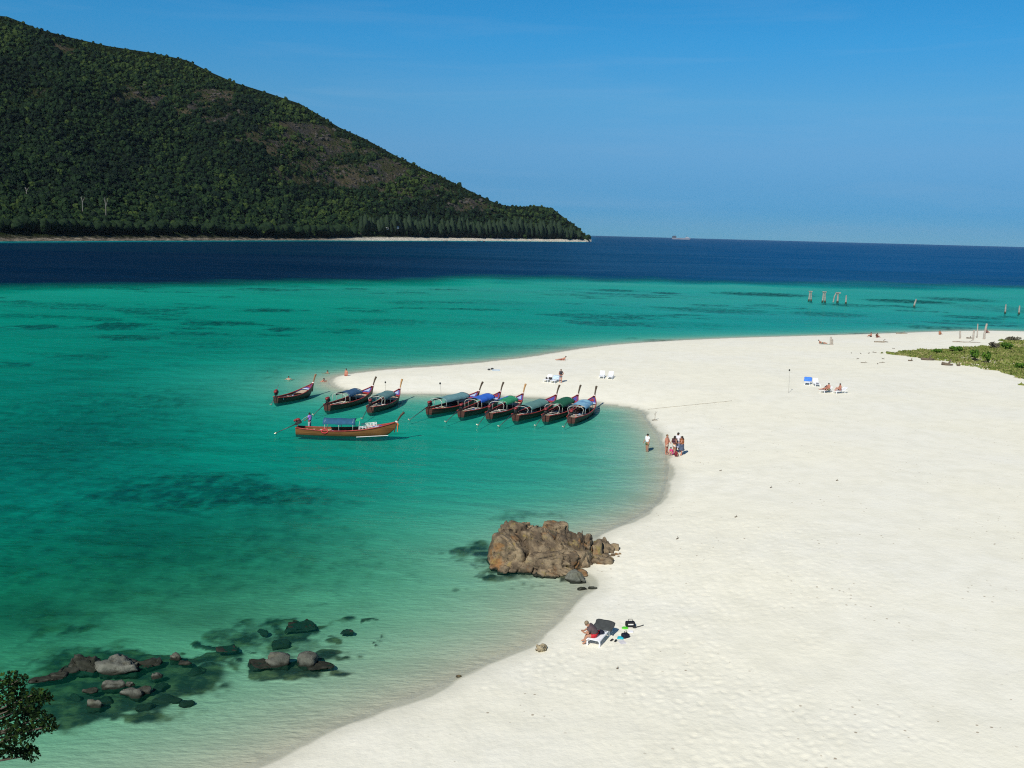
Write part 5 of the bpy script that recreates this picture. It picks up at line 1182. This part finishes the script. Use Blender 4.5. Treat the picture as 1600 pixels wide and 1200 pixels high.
bush(1551, 545, 18, 8, 'grey dead brush at the tip of the dune by the tallest post', m_dead, 'dead_brush', .45)
bush(1583, 533, 18, 5, 'low grey dead brush behind the dune at the right edge', m_dead, 'dead_brush', .4)

# ------------------------------------------------------------------ leafy tree reaching in at the lower left
tb = Vector((-15.5, 19.5, ground_z(-15.5, 19.5)))
tree = empty('leafy_tree', tb, 0, 'dark leafy tree branch reaching in at the lower left corner', 'tree')
def tloc(px, py, d_): return at_dist(px, py, d_) - tb
trunk_top = Vector((.6, .8, 5.2))
q = MB(); q.tube([Vector((0, 0, -.4)), Vector((.15, .1, 1.8)), Vector((.3, .5, 3.6)), trunk_top], [.28, .24, .2, .15], 9); q.build('trunk', mat('bark', (.10, .08, .06), .95, .3, 5, .6, 12), tree, True)
LEAFP = [(5, 1062), (18, 1058), (30, 1062), (12, 1075), (28, 1076), (8, 1090), (22, 1092), (36, 1088), (50, 1086), (62, 1087), (72, 1090), (10, 1105), (25, 1106), (40, 1103), (52, 1100), (5, 1120), (20, 1122), (35, 1120), (48, 1115), (58, 1112), (62, 1122), (70, 1128), (78, 1134), (55, 1140), (46, 1134), (8, 1138), (22, 1140), (34, 1136), (15, 1155), (4, 1165), (30, 1150), (40, 1158), (36, 1172), (46, 1176), (50, 1180), (24, 1172), (12, 1176), (-15, 1070), (-20, 1100), (-15, 1130), (-30, 1085), (-35, 1120), (-25, 1155), (-50, 1100), (-60, 1070), (-55, 1140), (-80, 1110), (-45, 1045), (-90, 1060), (-110, 1100), (-75, 1030)]
cl = []; q = MB(); rg = np.random.RandomState(11)
for i, (x, y) in enumerate(LEAFP):
    c = tloc(x, y, 23.0 + rg.uniform(-.9, .9)); cl.append(c[:])
    if i % 2 == 0:
        m1 = trunk_top.lerp(c, .45) + Vector((rg.uniform(-.2, .2), rg.uniform(-.2, .2), .35)); q.tube([trunk_top - Vector((0, 0, .15)), m1, c], [.07, .045, .012], 5)
q.build('branch', _MC['bark'], tree, True)
m_leaf = leaf_mat('tree_leaves', (.004, .013, .003), (.008, .024, .005), (.04, .080, .010), 1.2)
link('crown', leaf_cloud('crown', cl, .095, 70, 12, (.21, .21, .16), .7), m_leaf, tree)

# ------------------------------------------------------------------ on the far island: shore trees, bare trunks, huts, boats, and the ship
m_bark2 = mat('far_bark', (.16, .13, .10), .95, .2); m_cas = leaf_mat('pine_needles', (.010, .022, .013), (.019, .036, .017), (.042, .062, .024), .3)
m_shore = leaf_mat('shore_leaves', (.0048, .013, .0065), (.010, .025, .0085), (.03, .048, .013), .25)
crown_b = [mesh_np('crown', lump3(_ico4[0], 700 + k_, .42, 5.0), _ico4[1]) for k_ in range(4)]
crown_c = []
for k_ in range(4):
    v_ = lump3(_ico4[0], 720 + k_, .30, 9.0); t_ = (v_[:, 2] + 1) / 2
    v_[:, :2] *= (1.15 - .75 * np.clip(t_, 0, 1))[:, None]; crown_c.append(mesh_np('crown', v_, _ico4[1]))
for me_ in crown_b + crown_c: attr(me_, 'tint', np.full(len(me_.vertices), .45))
trunk_me = MB().tube([Vector((0, 0, -.3)), Vector((.02, .01, .4)), Vector((0, 0, 1.0))], [.035, .03, .015], 6).mesh('trunk', True)
rg = np.random.RandomState(21)
def shore_tree(px, v_, hpx, wid, kind):
    j = np.interp(px, PXS, np.arange(nx)); x, y, z = isl_point(np.array([j]), np.array([v_])); d_ = math.hypot(x[0], y[0]) / F_PX
    h = hpx * d_; w = wid * d_
    nm, lb = (('pine_tree', 'tall feathery pine in the front row behind the white strand of the far island') if kind else ('shore_tree', 'dark broadleaf tree in the front row along the rocky shore of the far island'))
    e = empty(nm, (x[0], y[0], z[0]), rg.uniform(0, 6.28), lb, 'tree', 'pines behind the far strand' if kind else 'broadleaf trees along the far rocky shore')
    t = link('trunk', trunk_me, m_bark2, e); t.scale = (h, h, h * .8)
    me_ = (crown_c if kind else crown_b)[rg.randint(4)]
    c = link('crown', me_, None, e)
    if not me_.materials: me_.materials.append(m_cas if kind else m_shore)
    c.location = (0, 0, h * (.54 if kind else .44)); c.scale = (w / 2, w / 2, h * (.46 if kind else .42))
for i, px in enumerate(np.arange(4, 560, 9.0)): shore_tree(px + rg.uniform(-3, 3), .022 + strand_v(px) + .012 * rg.rand(), rg.uniform(13, 22), rg.uniform(11, 19), 0)
for i, px in enumerate(np.arange(566, 908, 6.0)): shore_tree(px + rg.uniform(-2, 2), .025 + strand_v(px) + .03 * rg.rand(), rg.uniform(19, 30) * (1 - .35 * sstep(860, 910, px)), rg.uniform(8, 14), 1)
m_bone = mat('bare_white_wood', (.20, .195, .17), .9, .15)
def bare_tree(px, py, hpx, label):
    d_ = ray(px, py); best = None
    for v_ in np.linspace(.06, 1, 300):
        j = np.interp(px, PXS, np.arange(nx)); x, y, z = isl_point(np.array([j]), np.array([v_])); _, yy = project(x, y, z)
        if best is None or abs(yy[0] - py) < best[0]: best = (abs(yy[0] - py), x[0], y[0], z[0])
    p0 = Vector(best[1:]); s_ = p0.length / F_PX; h = hpx * s_ + 3 * s_; p0 = p0 * (1 - 10 * s_ / p0.length)
    e = empty('bare_tree', p0, 0, label, 'tree'); r_ = .55 * s_
    q = MB(); q.tube([Vector((0, 0, -2)), Vector((.3 * s_, 0, h * .5)), Vector((-.5 * s_, 0, h))], [r_, r_ * .9, r_ * .5], 6); q.build('trunk', m_bone, e)
    q = MB(); q.tube([Vector((.2 * s_, 0, h * .55)), Vector((3 * s_, 0, h * .85)), Vector((3.4 * s_, 0, h * .98))], [r_ * .7, r_ * .5, r_ * .3], 5); q.tube([Vector((0, 0, h * .75)), Vector((-2 * s_, 0, h * .95))], [r_ * .5, r_ * .3], 5); q.build('limb', m_bone, e)
bare_tree(45, 305, 8, 'leftmost bare pale tree trunk standing in the far forest')
bare_tree(131, 327, 15, 'tallest bare white tree trunk standing in the far forest')
bare_tree(167, 340, 26, 'slender bare pale tree trunk right of the tallest white one in the far forest')
def hut(px, v_, w, label):
    j = np.interp(px, PXS, np.arange(nx)); x, y, z = isl_point(np.array([j]), np.array([v_])); s_ = math.hypot(x[0], y[0]) / F_PX
    e = empty('beach_hut', (x[0], y[0], z[0] + 6 * s_), .3, label, 'hut')
    q = MB(); q.box((0, 0, 1.2 * s_), (w * s_, 3 * s_, 2.4 * s_)); q.build('wall', m_white, e)
    q = MB(); W2, D2, Hh = w * s_ * .6, 2 * s_, 2.45 * s_; q.add([(-W2, -D2, Hh), (W2, -D2, Hh), (W2, D2, Hh), (-W2, D2, Hh), (-W2, 0, Hh + 1.5 * s_), (W2, 0, Hh + 1.5 * s_)], [(0, 1, 5, 4), (2, 3, 4, 5), (0, 4, 3), (1, 2, 5), (0, 3, 2, 1)]); q.build('roof', mat('tin_roof', (.55, .57, .58), .4, .1), e)
hut(619, .205, 7, 'larger pale hut with tin roof among the trees of the far island')
hut(605, .20, 3.5, 'smaller pale hut among the trees of the far island')
for i, (x, y, t) in enumerate(((692, 376.6, 'leftmost tiny boat drawn up at the far white strand'), (745, 377, 'left one of a close pair of tiny boats at the far white strand'), (755, 377.4, 'right one of a close pair of tiny boats at the far white strand'), (862, 378, 'rightmost tiny boat at the far white strand'))):
    p0 = at(x, y); c = copy_tree(BOATS['open'][0] if False else BOATS['d'][0]); c.location = p0; c.rotation_euler = (0, 0, .2 + .5 * i); c['label'] = t; c['group'] = 'boats at the far strand'
sp = at_dist(1064, 368.2, 9000.0); sp.z = 0
e = empty('distant_ship', sp, -.03, 'pale grey ship far off on the horizon', 'ship'); s_ = 9000 / F_PX
m_ship = mat('ship_grey', (.18, .21, .26), .7, .1, .05); m_ship2 = mat('ship_dark', (.06, .08, .11), .7, .1, .05); m_ship3 = mat('ship_white', (.34, .36, .40), .7, .1, .05)
q = MB(); pr = [(-14, 2.2), (-13.2, 0), (13, 0), (15, 2.5)]
q.add([(x * s_, y * s_, z * s_) for y in (-1.6, 1.6) for x, z in pr], [(0, 1, 2, 3), (7, 6, 5, 4), (0, 4, 5, 1), (1, 5, 6, 2), (2, 6, 7, 3), (3, 7, 4, 0)]); q.build('hull', m_ship, e)
q = MB(); q.box((-10 * s_, 0, 3.4 * s_), (6 * s_, 2.6 * s_, 2.6 * s_)); q.box((-9.6 * s_, 0, 5.0 * s_), (3.4 * s_, 2.2 * s_, .8 * s_)); q.build('bridge', m_ship2, e)
q = MB(); q.box((9.4 * s_, 0, 3.0 * s_), (5 * s_, 2.2 * s_, 1.4 * s_)); q.build('deck_house', m_ship3, e)
q = MB(); q.tube([Vector((9 * s_, 0, 3.5 * s_)), Vector((9 * s_, 0, 6 * s_))], .35 * s_, 6); q.build('mast', m_ship2, e)

# ------------------------------------------------------------------ the air
m_haze = bpy.data.materials.new('haze_air'); m_haze.use_nodes = True
n = m_haze.node_tree.nodes; l = m_haze.node_tree.links; n.remove(n['Principled BSDF'])
pv = n.new('ShaderNodeVolumePrincipled'); pv.inputs['Color'].default_value = (.62, .78, 1.0, 1); pv.inputs['Density'].default_value = 1.0e-5; pv.inputs['Anisotropy'].default_value = 0.0
l.new(pv.outputs[0], n['Material Output'].inputs['Volume'])
q = MB(); q.box((0, 15300, 225), (46000, 31800, 480)); hz_ = q.build('haze', m_haze, None); tag(hz_, kind='stuff')
